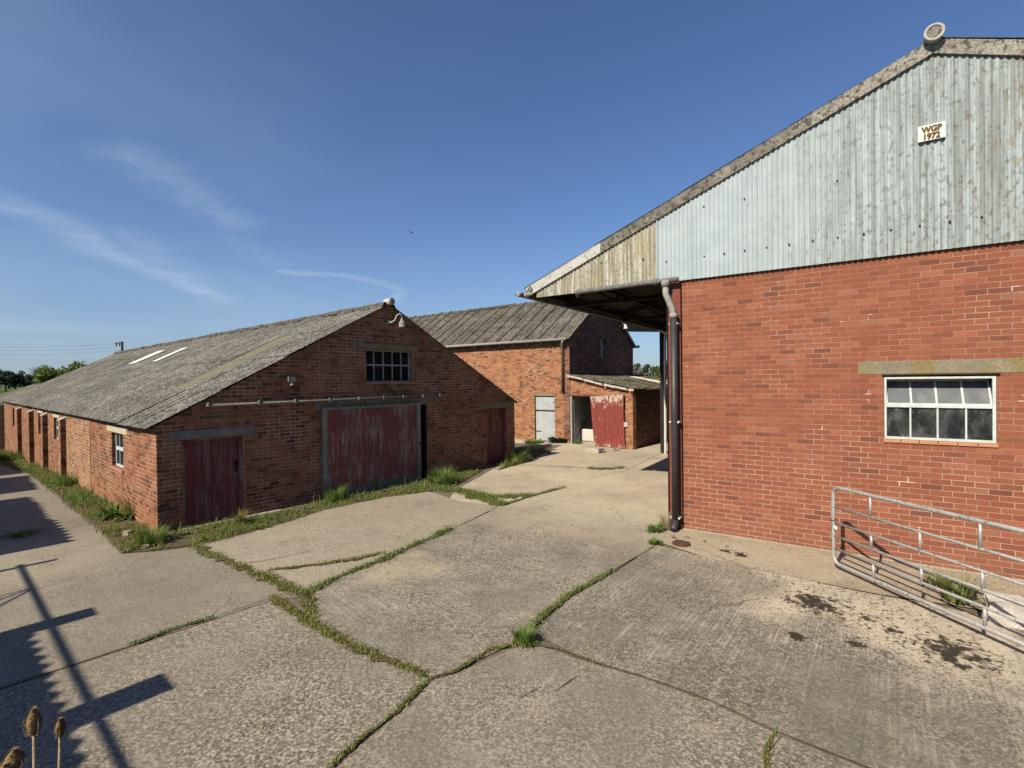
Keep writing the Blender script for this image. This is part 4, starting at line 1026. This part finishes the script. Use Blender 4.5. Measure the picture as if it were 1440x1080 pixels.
    def txt(s, x, z, size, name):
        cu = bpy.data.curves.new(name, 'FONT'); cu.body = s; cu.size = size; cu.extrude = .002; cu.align_x = 'CENTER'; cu.offset = .006
        to = bpy.data.objects.new(name, cu); col.objects.link(to)
        bpy.context.view_layer.update(); dg = bpy.context.evaluated_depsgraph_get()
        me = bpy.data.meshes.new_from_object(to.evaluated_get(dg)); bpy.data.objects.remove(to)
        me.materials.clear(); me.materials.append(MATS['sign_letter'])
        o = bpy.data.objects.new(name, me); col.objects.link(o); o.parent = S; o.location = (x, -.1005, z); o.rotation_euler = (pi/2, 0, 0); o.scale = (.86, 1, 1); return o
    txt('WGP', 3.41, 6.055, .108, 'lettering'); txt('1972', 3.405, 5.956, .108, 'lettering')
tall_barn()

# ------------------------------------------------------------------ the two-storey granary at the back
def granary():
    T = thing('granary', 'two storey old orange brick granary with streaky corrugated roof', 'barn', FO, YF)
    Wf = Wall((0, 0, 0), (0, 1, 0), (-1, 0, 0)); Wg = Wall((0, 0, 0), (1, 0, 0), (0, -1, 0))
    mb = MB(); Wf.panel(mb, [(.30, -.4), (15, -.4), (15, 4.44), (.30, 4.44)], [(.76, 1.80, -.02, 1.99)], .3); mb.build('front_wall', 'brick_orange', T)
    mb = MB(); Wg.panel(mb, [(0, -.4), (6.85, -.4), (6.85, 4.44), (3.42, 6.70), (0, 4.44)], [(3.0, 3.64, 3.72, 4.63)], .298); mb.build('gable_wall', 'brick_dark', T)
    mb = MB(); We = Wall((6.85, .3, 0), (0, 1, 0), (1, 0, 0)); We.panel(mb, [(0, -.4), (14.7, -.4), (14.7, 4.4), (0, 4.4)], [], .3, -.01)
    Wb = Wall((0, 15, 0), (1, 0, 0), (0, 1, 0)); Wb.panel(mb, [(0, -.4), (6.8, -.4), (6.8, 4.44), (3.42, 6.6), (0, 4.44)], [], .2, .2); mb.build('rear_wall', 'brick_dark', T)
    # rough quoin column of the corner (sun-lit return)
    tn = .655; mb = MB()
    corr(mb, (3.42, -.09, 6.80), (0, 1, 0), 15.4, (-3.66, 0, -3.66*tn), 1, pitch=.153, amp=.026, sheetw=.76, seed=31, jit=.02, seam=.085)
    corr(mb, (3.42, -.09, 6.80), (0, 1, 0), 15.4, (3.66, 0, -3.66*tn), 1, pitch=.153, amp=.026, sheetw=.76, seed=32, jit=.016, seam=.06)
    mb.build('roof', 'roof_streaky', T)
    rr = random.Random(4); mb = MB(); y = -.09
    while y < 15:
        q = rr.uniform(-.02, .02); P = []
        for yy in (y, y+.9):
            P.append([(3.42+.28*sin(th), yy, 6.83+q-.16*abs(sin(th))) for th in (-1.4, -.7, 0, .7, 1.4)])
        mb.grid(P); y += .93
    mb.build('ridge_cap', 'ridge_dark', T)
    mb = MB(); mb.tube([(-.29, -.02, 4.40), (-.29, 7, 4.41), (-.29, 15, 4.40)], .062, 8); mb.tube([(-.29, .14, 4.38), (-.26, .2, 4.26), (-.1, .3, 4.14), (-.085, .30, 4.05)], .05, 8)
    g = mb.build('gutter', 'pipe_grey', T, smooth=True)
    mb = MB(); mb.tube([(-.085, .30, 4.1), (-.085, .30, 2.15)], .052, 8); mb.build('downpipe', 'rust_pipe', g, smooth=True)
    mb = MB(); mb.tube([(7.12, -.25, 4.42), (7.12, 15, 4.42)], .07, 8); mb.build('gutter', 'steel_dark', T)
    mb = MB(); mb.bar((3.42, -.12, 6.70), (6.95, -.12, 4.40), .04, .10); mb.build('verge_strip', 'barge_pale', T)
    # swan-neck lamp near the top of the gable
    mb = MB(); mb.tube([(5.1, 0, 5.35), (5.1, -.25, 5.45), (5.1, -.35, 5.4)], .035, 8); mb.tube([(5.1, -.35, 5.42), (5.1, -.35, 5.22)], [.05, .12], 10); mb.build('gable_lamp', 'white_metal', T)
    window(T, Wg, 3.0, 3.64, 3.72, 4.63, 2, [(4.2, .04)], .08, 'frame_grey', 'glass_plain')
    mb = MB(); Wg.box(mb, 2.92, 3.72, 4.635, 4.86, -.1, .02); mb.build('lintel', 'brick_dark', T)
    # galvanised stable door in two leaves
    mb = MB(); Wf.box(mb, .76, 1.80, -.02, 1.99, -.14, -.12); mb.build('door_frame', 'timber_grey', T)
    mb = MB(); Wf.box(mb, .79, 1.77, .02, 1.30, -.10, -.06); d = mb.build('door', 'galv_door', T)
    mb = MB(); Wf.box(mb, .79, 1.77, 1.33, 1.97, -.10, -.055); d2 = mb.build('door', 'galv_door', T)
    for dd, z in ((d, .42), (d2, 1.36), (d2, 1.72)):
        mb = MB(); a, b = (1.5, 1.85) if z < 1.7 else (.72, .86)
        if z == 1.36: a = .78
        Wf.box(mb, a, b, z-.018, z+.018, -.055, -.035); mb.build('strap_hinge', 'iron_rust', dd)
    mb = MB(); Wf.box(mb, .72, 1.86, 1.992, 2.10, -.1, .02); mb.build('lintel', 'lintel_conc', T)
granary()

def lean_to():
    ld = gp(890.5, 632.5)-FO; w_ = ld.length; ang = atan2(ld.y, ld.x)
    T = thing('lean_to_shed', 'small brick lean-to with mossy roof, open doorway and hanging red door', 'shed', FO, ang)
    g = V((-.185, .983, 0)); Wg = Wall((0, 0, 0), (1, 0, 0), (0, -1, 0)); X = w_
    mb = MB(); Wg.panel(mb, [(.03, 2.06), (X-.33, 2.06), (X-.33, -.3), (X, -.3), (X, 2.235), (.03, 2.79)], [], .22); mb.build('front_wall', 'brick_orange', T)
    Wr = Wall(V((X, 0, 0))+g*.22, g, (g.y, -g.x, 0)); mb = MB(); Wr.panel(mb, [(0, -.3), (8.2, -.3), (8.2, 2.24), (0, 2.24)], [(3.6, 4.9, .9, 1.7)], .22)
    mb.build('side_wall', 'brick_dark', T)  # unlit wall: its shade is put into the darker brick colour
    mb = MB(); Wr.box(mb, 3.6, 4.9, .9, 1.7, -.2, -.15); mb.build('window', 'dark_inside', T)
    mb = MB(); mb.box(.03, X-.30, -.03, .1, 2.03, 2.058); mb.box(.12, X-.33, -.02, .06, 2.0, 2.028); mb.build('beam', 'steel_red', T)
    mb = MB(); mb.box(.06, .115, -.035, .05, -.05, 2.0); mb.build('door_post', 'stone_white', T)
    # roof sheets fall from the granary gable to the side wall
    dv = V((3.26, 0, -.60)); mb = MB(); A = V((-.03, -.10, 2.90))+g*-.05
    corr(mb, A, g, 8.4, dv, 2, pitch=.146, amp=.026, seed=41, jit=.014, lap=.02, pick=lambda c, k: 1 if (c == 0 and k in (5,)) or (c == 1 and k in (5, 7)) else 0)
    mb.build('roof', ['roof_mossy', 'translucent_dirty'], T)
    rr = random.Random(8); mb = MB(); f = 0.0
    while f < .98:
        f2 = min(1.0, f+rr.uniform(.10, .22)); dz = rr.uniform(-.02, .015)
        a = A+dv*f; b = A+dv*f2; mb.bar(a+V((0, -.01, -.045+dz)), b+V((0, -.01, -.045+dz+rr.uniform(-.02, .02))), .05, .05+rr.uniform(0, .03)); f = f2+rr.uniform(0, .03)
    mb.build('verge_board', 'stone_white', T)
    mb = MB(); mb.tube([(X+.1, 2.6, 1.2), (X+.0, 4.1, 1.25)], .035, 8); mb.build('rail', 'white_metal', T)
    # inside
    mb = MB(); Wi = Wall((0.04, 0, 0), g, (g.y, -g.x, 0)); Wi.panel(mb, [(.22, -.1), (6, -.1), (6, 2.7), (.22, 2.7)], [], .03, .06)
    Wk = Wall(V((0, 0, 0))+g*2.7, (1, 0, 0), (0, -1, 0)); Wk.panel(mb, [(.1, -.1), (X-.25, -.1), (X-.25, 2.2), (.1, 2.6)], [], .1); mb.build('inner_wall', 'plaster_white', T)
    # hanging red door, out of square
    tl, tr, br, bl = V((1.13, 0, 2.0)), V((2.70, 0, 2.10)), V((2.77, 0, .015)), V((1.31, 0, .01)); mb = MB(); n = 12; rr = random.Random(3)
    def bi(s, q): return (bl*(1-s)+br*s)*(1-q)+(tl*(1-s)+tr*s)*q
    for i in range(n):
        a, b = i/n+.003, (i+1)/n-.003; d = rr.uniform(0, .012); y0, y1 = V((0, -.055, 0)), V((0, -.085-d, 0)); q0 = rr.uniform(0, .012); q1 = 1-rr.uniform(0, .012)
        mb.hexa([bi(a, q0)+y1, bi(b, q0)+y1, bi(b, q0)+y0, bi(a, q0)+y0, bi(a, q1)+y1, bi(b, q1)+y1, bi(b, q1)+y0, bi(a, q1)+y0])
    mb.hexa([bi(0, 0)+V((0, -.053, 0)), bi(1, 0)+V((0, -.053, 0)), bi(1, 0)+V((0, -.04, 0)), bi(0, 0)+V((0, -.04, 0)), bi(0, 1)+V((0, -.053, 0)), bi(1, 1)+V((0, -.053, 0)), bi(1, 1)+V((0, -.04, 0)), bi(0, 1)+V((0, -.04, 0))])
    d = mb.build('door', 'door_peeling', T)
    mb = MB(); mb.bar((2.74, -.10, .95), (2.86, -.03, .95), .03, .18); mb.build('hinge', 'stone_white', d)
    R_ = Matrix.Rotation(ang, 3, 'Z')
    t_ = thing('feed_trough', 'white rounded feeding trough inside the open lean-to', 'trough', FO+R_@(g*.75+V((.10, 0, 0))), ang)
    mb = MB(); mb.box(0, 1.9, 0, .5, 0, .55); o = mb.build('basin', 'trough_white', t_, bevel=.09); o.modifiers['bevel'].segments = 3
    mb = MB(); mb.box(.08, 1.8, .07, .43, .551, .56); mb.build('feed_bed', 'dark_inside', t_)
lean_to()

def lump(name, label, cat, mat, loc, size, rz, seed, rough=.12, group=None):
    bm = bmesh.new(); bmesh.ops.create_cube(bm, size=1); bmesh.ops.subdivide_edges(bm, edges=bm.edges[:], cuts=4, use_grid_fill=True)
    for v in bm.verts:
        n = mnoise.noise_vector(v.co*2.1+V((seed, 0, 0)))*rough + mnoise.noise_vector(v.co*6+V((seed, 0, 0)))*rough*.35
        v.co = V(((v.co.x+n.x)*size[0], (v.co.y+n.y)*size[1], (v.co.z+n.z)*size[2]+size[2]/2))
    me = bpy.data.meshes.new(name); bm.to_mesh(me); bm.free(); me.materials.append(MATS[mat])
    o = bpy.data.objects.new(name, me); col.objects.link(o); o.location = loc; o.rotation_euler = (0, 0, rz); tag(o, label, cat, group); return o
lump('stone_block', 'pale broken stone slab leaning behind the field gate at the right edge', 'stone', 'stone_white', gp(1432, 884, .0)+V((.12, .02, .0)), (.62, .30, .26), radians(-38), 4, .10)
lump('concrete_block', 'pale concrete block on the ground below the hanging red door', 'block', 'block_conc', gp(836, 636), (.62, .35, .17), radians(-46), 9, .05)
for i, (x, y, s_) in enumerate([(866, 633, .14), (771, 637, .12), (945, 756, .06), (966, 757, .05), (990, 762, .04), (60, 733, .0), (180, 752, .10), (205, 770, .06), (1022, 769, .03)]):
    if s_: lump('loose_rubble', ['small stone beside the concrete block under the red door', 'small stone by the bed of the silver stable door', 'pale rubble at the downpipe foot, left piece', 'pale rubble by the brick wall right of the downpipe', 'tiny pale chip on the apron right of the downpipe', '', 'pale stone in the grass below the barn window', 'small stone in the grass at the barn corner', 'tiny chip on the apron by the black stains'][i], 'rubble', 'rubble', gp(x, y, .02), (s_*1.4, s_, s_*.7), i, i*3.3, .2)
# rusty drain by the downpipe
q = gp(958, 764, .034); t_ = thing('drain_gully', 'rusty round drain gully in the concrete at the downpipe foot', 'drain', q, YR-pi/2)
mb = MB(); mb.tube([(0, 0, -.02), (0, 0, .012)], .14, 20); mb.build('surround', 'iron_rust', t_)
mb = MB()
for i in range(5): mb.box(-.1, .1, -.08+i*.037, -.065+i*.037, .013, .026)
mb.build('grating', 'rust_pipe', t_)
# low kerb in front of the silver door
a, b = gp(716, 643), gp(776, 634); t_ = thing('kerb_wall', 'low concrete kerb wall in front of the silver stable door', 'wall', a, atan2((b-a).y, (b-a).x))
mb = MB(); mb.box(0, (b-a).length, 0, .16, -.1, .26); mb.build('kerb', 'block_conc', t_, bevel=.015)
mb = MB(); mb.box(-.02, (b-a).length+.02, -.02, .18, .262, .30); mb.build('coping', 'stone_white', t_, bevel=.01)

# ------------------------------------------------------------------ galvanised field gate
def gate():
    o = V((4.499, 6.724, 0)); d = V((.139, -.990, 0)); T = thing('field_gate', 'long galvanised tubular field gate standing open by the brick wall', 'gate', o, atan2(d.y, d.x))
    E = 3.5; r = lambda s: .028*s; k = .10
    def Z(z, s): return z+r(s)
    c = .11; left = -.215
    pts = [(E, 0, Z(.10, E)), (1, 0, Z(.10, 1)), (left+c, 0, Z(.10, 0))]
    for i in range(1, 6): a = pi/2*i/6; pts.append((left+c-c*sin(a), 0, .10+c-c*cos(a)))
    pts += [(left, 0, .10+c), (left, 0, .6), (left, 0, 1.165-c)]
    for i in range(1, 6): a = pi/2*i/6; pts.append((left+c-c*cos(a), 0, 1.165-c+c*sin(a)))
    pts += [(left+c, 0, 1.165), (1, 0, Z(1.165, 1)), (E, 0, Z(1.165, E)), (E, 0, Z(.6, E)), (E, 0, Z(.10, E))]
    mb = MB(); mb.tube(pts, .0255, 12); mb.build('frame', 'gate_galv', T, smooth=True)
    Zs = [1.165, .885, .665, .478, .305, .10]
    for z in Zs[1:5]:
        mb = MB(); mb.tube([(left, 0, z), (1, 0, Z(z, 1.)), (E, 0, Z(z, E))], .0165, 10); mb.build('rail', 'gate_galv', T, smooth=True)
    for i, xs in enumerate(([.39, 1.70, 3.0], [1.055, 2.4], [.40, 1.72, 3.0], [1.07, 2.4], [.43, 1.74, 3.0])):
        for x in xs:
            mb = MB(); mb.tube([(x, 0, Z(Zs[i+1], x)), (x, 0, Z(Zs[i], x))], .0165, 10); mb.build('strut', 'gate_galv', T, smooth=True)
    mb = MB(); rr = random.Random(2)
    for i in range(13):
        a = V((left-.03+.006*sin(i*2), .0+.004*cos(i), .70-i*.033)); mb.tube([a, a+V((.010*(-1)**i, .008, -.018)), a+V((0, 0, -.036))], .0075, 6)
    mb.tube([(left-.045, 0, .70), (left, .035, .72), (left+.03, 0, .70), (left, -.035, .69), (left-.045, 0, .70)], .009, 6)
    mb.build('chain', 'chain', T)
    mb = MB(); mb.tube([(left+.03, -.02, .62), (left+.06, -.02, .60), (left+.075, -.02, .575)], [.02, .028, .014], 10); mb.build('latch', 'white_metal', T, smooth=True)
gate()

# ------------------------------------------------------------------ teasels close to the camera
def teasel(px_, py_, depth, hl, hr, label, lean):
    d = ray(px_, py_); p = C0+d*(depth/d.y); z0 = hgt(p.x, p.y); hz = p.z-z0
    T = thing('teasel', label, 'plant', (p.x+lean, p.y-.03, z0)); rr = random.Random(int(px_))
    top = V((-lean, .03, hz)); mb = MB(); mb.tube([(0, 0, 0), V((-lean*.35, .01, hz*.5)), top+V((0, 0, -hl*.5))], [.006, .0045, .003], 7); mb.build('stem', 'dead_stalk', T, smooth=True)
    mb = MB(); n = 12; R = []
    for i in range(n+1):
        f = i/n; R.append(hr*max(.12, (sin(pi*min(1, f*.86+.14))**.75)))
    mb.tube([top+V((0, 0, -hl/2+hl*i/n)) for i in range(n+1)], R, 14)
    for i in range(1100):
        f = rr.random(); a = rr.uniform(0, 6.3); rad = hr*max(.12, (sin(pi*min(1, f*.86+.14))**.75)); c = top+V((rad*cos(a), rad*sin(a), -hl/2+hl*f)); out = V((cos(a), sin(a), .75)).normalized()*rr.uniform(.003, .0085)
        s_ = V((-sin(a), cos(a), 0))*.0009; mb.face([c-s_, c+s_, c+out])
    h = mb.build('seed_head', 'teasel_head', T)
    mb = MB()
    for i in range(7):
        a = i*.9+rr.random(); b = top+V((0, 0, -hl/2)); L = rr.uniform(.5, .95)*hl
        mb.tube([b, b+V((cos(a), sin(a), -.1))*hr*1.1, b+V((cos(a)*hr*1.5, sin(a)*hr*1.5, L*.45)), b+V((cos(a)*hr*1.35, sin(a)*hr*1.35, L*.8))], [.0012, .0011, .0009, .0004], 5)
    mb.build('bract', 'dead_stalk', T)
teasel(47, 1014, 1.25, .064, .0132, 'tallest dry brown teasel at the bottom left corner', .02)
teasel(84, 1023, 1.38, .048, .0098, 'smaller dark dry teasel right of the tallest one', -.03)
teasel(19, 1068, 1.15, .045, .0165, 'round pale teasel head at the extreme bottom left', .01)
teasel(5, 1092, 1.05, .05, .02, 'teasel stem at the left edge cut by the frame', -.01)

# ------------------------------------------------------------------ trees, poles, bird
def tree(px_, dist, base_y, top_y, wpx, mats, label, kind='tree', n=1500, ls=.4, bare=False, seed=1, cat='tree', squash=1.0):
    d = ray(px_, 535); d.z = 0; d.normalize(); p = V((d.x, d.y, 0))*dist; dz = dist*(M[2].dot(d))
    gz = hgt(p.x, p.y); k = dz/FPX
    zb = H+(538-base_y)*k; zt = H+(538-top_y)*k; zb = min(zb, gz+.3) if base_y > 535 else zb
    Hh = zt-gz; Wd = wpx*k
    T = thing(kind, label, cat, (p.x, p.y, gz-.1)); rr = random.Random(seed); mb = MB()
    mb.tube([(0, 0, 0), (rr.uniform(-.2, .2), 0, Hh*.25), (rr.uniform(-.3, .3), .1, Hh*.5)], [Hh*.03, Hh*.022, Hh*.012], 8)
    ends = []
    for i in range(9 if not bare else 26):
        a = rr.uniform(0, 6.3); f = rr.uniform(.2, .55); q = V((0, 0, Hh*f)); e = V((cos(a)*Wd*.36*rr.uniform(.5, 1), sin(a)*Wd*.36*rr.uniform(.5, 1), Hh*rr.uniform(f+.1, .93)))
        mb.tube([q, q.lerp(e, .5)+V((0, 0, Hh*.02)), e], [Hh*.012, Hh*.008, Hh*.003], 5); ends.append(e)
        if bare:
            for j in range(7):
                b2 = q.lerp(e, rr.uniform(.4, 1)); v = V((rr.gauss(0, 1), rr.gauss(0, 1), rr.uniform(.2, 1.4)))*Hh*.11; mb.tube([b2, b2+v*.6, b2+v], [Hh*.004, Hh*.003, Hh*.001], 4)
                for l in range(3):
                    b3 = b2+v*rr.uniform(.3, 1); v3 = V((rr.gauss(0, 1), rr.gauss(0, 1), rr.uniform(0, 1)))*Hh*.05; mb.tube([b3, b3+v3], [Hh*.002, Hh*.001], 3, cap=False)
    mb.build('trunk', 'pole_wood' if not bare else 'leaf_brown', T)
    mb = MB(); cl = []
    for i in range(24):
        a = rr.uniform(0, 6.3); r_ = sqrt(rr.random())*.38; f = rr.uniform(.22, .9); pr_ = sin(pi*min(1, f*.8+.12))**.6
        cl.append((V((cos(a)*r_*Wd*pr_*1.05, sin(a)*r_*Wd*pr_, Hh*f*squash)), Wd*rr.uniform(.09, .17)))
    for i in range(n if not bare else n//6):
        c, r_ = rr.choice(cl); v = V((rr.gauss(0, 1), rr.gauss(0, 1), rr.gauss(0, .8))).normalized()*r_*rr.uniform(.55, 1.15); q = c+v
        if q.z < .4: continue
        u = V((rr.gauss(0, 1), rr.gauss(0, 1), rr.gauss(0, 1))).normalized(); w2 = u.cross(V((rr.gauss(0, 1), rr.gauss(0, 1), rr.gauss(0, 1)))).normalized(); s_ = ls*rr.uniform(.5, 1.2)*(.6 if bare else 1)
        mb.face([q+u*s_*.5, q+w2*s_*.32, q-u*s_*.5, q-w2*s_*.32])
    mb.build('crown', mats, T, uvs=False)
tree(-14, 150, 549, 512, 38, 'leaf_dark', 'dark tall tree at the extreme left of the field hedge', seed=11)
tree(8, 150, 549, 515, 28, 'leaf_dark', 'dark bushy tree left in the row beyond the field', seed=12)
tree(22, 152, 549, 517, 30, 'leaf_dark', 'dark rounded tree second in the row beyond the field', seed=13)
tree(36, 150, 549, 515, 28, 'leaf_dark', 'dark tree beside the bare one beyond the field', seed=14)
tree(46, 160, 549, 519, 26, 'leaf_brown', 'brownish thin tree behind the dark row', seed=19, n=700)
tree(54, 165, 549, 511, 32, 'leaf_brown', 'bare leafless tree standing above the dark row', bare=True, seed=15)
tree(90, 120, 552, 508, 74, 'leaf_bright', 'bright green leafy tree showing above the low shed roof', seed=16, n=5200, ls=.5)
tree(72, 126, 552, 516, 42, 'leaf_bright', 'lower bright green bush left of the leafy tree', seed=20, n=3600, ls=.5)
tree(899, 120, 545, 514, 22, 'leaf_brown', 'brownish tree left in the gap under the canopy', seed=17, n=1400)
tree(912, 112, 545, 516, 24, 'leaf_mid', 'green tree in the middle of the gap under the canopy', seed=18, n=1500)
tree(922, 106, 545, 518, 20, 'leaf_bright', 'brighter bush in the gap left of the black post', seed=23, n=1300)
tree(938, 110, 545, 511, 24, 'leaf_mid', 'green tree right of the black canopy post', seed=21, n=1400)
tree(890, 132, 545, 518, 14, 'leaf_mid', 'small tree against the granary edge in the gap', seed=24, n=700)
def pole():
    d = ray(172, 500); d.z = 0; d.normalize(); p = d*95; gz = hgt(p.x, p.y); dz = p.y*M[2].y; top = H+(541-480.5)*dz/FPX
    T = thing('power_pole', 'distant wooden power pole behind the long barn roof', 'pole', (p.x, p.y, gz)); hh = top-gz
    mb = MB(); mb.tube([(0, 0, -.5), (0, 0, hh)], [.2, .15], 8); mb.build('post', 'pole_wood', T)
    mb = MB(); mb.bar((-.9, -.2, hh-.25), (.15, .05, hh-.15), .16, .14); mb.build('cross_arm', 'pole_wood', T)
    for x in (-.8, -.3): 
        mb = MB(); mb.tube([(x, -.1, hh-.3), (x, -.1, hh-.7)], .09, 6); mb.build('insulator', 'pole_wood', T)
    for i, (y0, y1) in enumerate([(483, 486), (488, 490.5), (493, 497)]):
        a = V((p.x-.5, p.y, H+(541-y0)*dz/FPX)); e = ray(-60, y1+1); e2 = C0+e*((p.y*1.02)/e.y); mb = MB()
        pts = [a.lerp(e2, f/10)-V((0, 0, 1.2*(1-(2*f/10-1)**2)*.3)) for f in range(11)]
        mb.tube(pts, .011, 4); tag(mb.build('power_line', 'steel_dark'), ['uppermost power line left of the distant pole', 'middle power line left of the distant pole', 'lowest power line left of the distant pole'][i], 'cable')
pole()
def rear_barn():
    d1, d2 = ray(868, 466), ray(1010, 461); k = 29.0
    a = C0+d1*(k/d1.y); b = C0+d2*((k+1.5)/d2.y); ang = atan2(b.y-a.y, b.x-a.x); L = (V((b.x, b.y))-V((a.x, a.y))).length
    T = thing('hay_barn', 'dark open sided hay barn seen under the canopy behind the granary', 'barn', (a.x, a.y, 0), ang); z = a.z
    mb = MB(); corr(mb, (-.2, 8, z+2.4), (1, 0, 0), L+.4, (0, -8.2, -1.3), 2, seed=61); mb.build('roof', 'roof_grey', T)
    mb = MB(); mb.box(0, L, 0, .1, z, z+1.2); mb.build('shade_fascia', 'shade_black', T)  # black board stands in for the shaded underside of the roof
    mb = MB(); mb.box(-.1, L+.1, 7.8, 8, 0, z+2.3); mb.build('rear_wall', 'pipe_gunmetal', T) if False else None
    for x in (.0, L-.2):
        mb = MB(); mb.box(x, x+.2, .1, .3, 0, z+.1); mb.build('post', 'steel_dark', T)
rear_barn()
def bird(px_, py_, dist, s_, label):
    p = C0+ray(px_, py_)*dist; mb = MB(); mb.tube([(-.14, 0, 0), (-.05, 0, 0), (.05, 0, .01), (.13, 0, .02), (.17, 0, .02)], [.012, .035, .04, .022, .006], 8)
    for sg in (1, -1): mb.grid([[(.07, 0, .02), (.05, sg*.15, .06), (.0, sg*.34, .05)], [(-.04, 0, .015), (-.04, sg*.15, .05), (-.03, sg*.34, .05)]])
    mb.grid([[(-.12, -.02, 0), (-.12, .02, 0)], [(-.24, -.05, 0), (-.24, .05, 0)]])
    o = mb.build('bird', 'steel_dark', uvs=False); o.location = p; o.rotation_euler = (.3, .2, 2.6); o.scale = (s_,)*3; tag(o, label, 'bird')
bird(578, 327, 62, 1.1, 'small dark bird flying in the blue sky above the granary roof')

# ------------------------------------------------------------------ pole barn and cart sheds across the road, whose shadows fall on the yard
def pole_barn():
    h = 3.2; sh = h/tan(SUN_EL); db = SUN_AZ.dot(LB)*sh; da = SUN_AZ.dot(LA)*sh
    T = thing('pole_barn', 'open timber pole barn across the lane throwing the barred shadow', 'barn', LBA(0, 0), YL)
    for a, b1, wd in ((-.25, -1.45, .10), (-2.98, -1.45, .30), (-5.31, -1.32, .36), (-7.9, -1.4, .34)):
        mb = MB(); mb.bar((b1+db, a+da, h), (-9+db, a+da, h+1.3), wd, .12); mb.build('rafter', 'timber_grey', T)
        mb = MB(); mb.bar((-9+db, a+da, h+1.2), (-9+db, a+da, -.3), .15, .15, (0, 1, 0)); mb.build('post', 'timber_grey', T)
    mb = MB(); mb.bar((-1.71+db, -.1+da, h-.05), (-1.71+db, -12+da, h-.05), .04, .04); mb.build('eaves_beam', 'timber_grey', T)
    mb = MB(); mb.bar((-2.35+db, -.1+da, h+.06), (-2.35+db, -3.0+da, h+.06), .06, .1); mb.build('purlin', 'timber_grey', T)
    for (p, q) in (((-2.35, -1.5), (-1.75, -1.45)), ((-2.35, -1.75), (-1.75, -1.45)), ((-2.35, -2.1), (-1.75, -1.5))):
        mb = MB(); mb.bar((p[0]+db, p[1]+da, h+.05), (q[0]+db, q[1]+da, h-.02), .025, .025); mb.build('brace', 'steel_dark', T)
    mb = MB(); corr(mb, (-9+db, -3.13+da, h+1.40), (0, -1, 0), 10, (6.85, 0, -1.24), 3, pitch=.22, amp=.024, sheetw=.88, seed=51); mb.build('roof_sheet', 'roof_grey', T)
    for a in (-2.98, -9.5):
        mb = MB(); mb.bar((-1.71+db, a+da, h-.14), (-1.71+db, a+da, -.3), .14, .14, (0, 1, 0)); mb.build('post', 'timber_grey', T)
    for a0, a1, b0, lab in ((.72, 6.3, -1.08, 'nearer open cart shed with corrugated eaves across the lane'), (7.4, 11.6, -.85, 'farther open cart shed with corrugated eaves across the lane'), (12.6, 24, -.9, 'farthest long cart shed across the lane')):
        S = thing('cart_shed', lab, 'shed', LBA(0, 0), YL); n_ = a1-a0
        b0 += db
        mb = MB(); corr(mb, (b0-6.5, a0+da, h+1.15), (0, 1, 0), n_, (6.5, 0, -1.15), 3, pitch=.28, amp=.035, sheetw=1.1, seed=int(a0*7), jit=.02, lap=.015); mb.build('roof', 'roof_grey', S)
        for a in (a0+.15, a1-.15):
            mb = MB(); mb.bar((b0-.25, a+da, h-.1), (b0-.25, a+da, -1.2), .16, .16, (0, 1, 0)); mb.build('post', 'timber_grey', S)
            mb = MB(); mb.bar((b0-.15, a+da, h-.06), (b0-6.4, a+da, h+1.05), .1, .14); mb.build('rafter', 'timber_grey', S)
        mb = MB(); mb.box(b0-6.5, b0-6.3, a0+da, a1+da, -1.3, h+1.0); mb.build('wall', 'brick_old', S)
pole_barn()
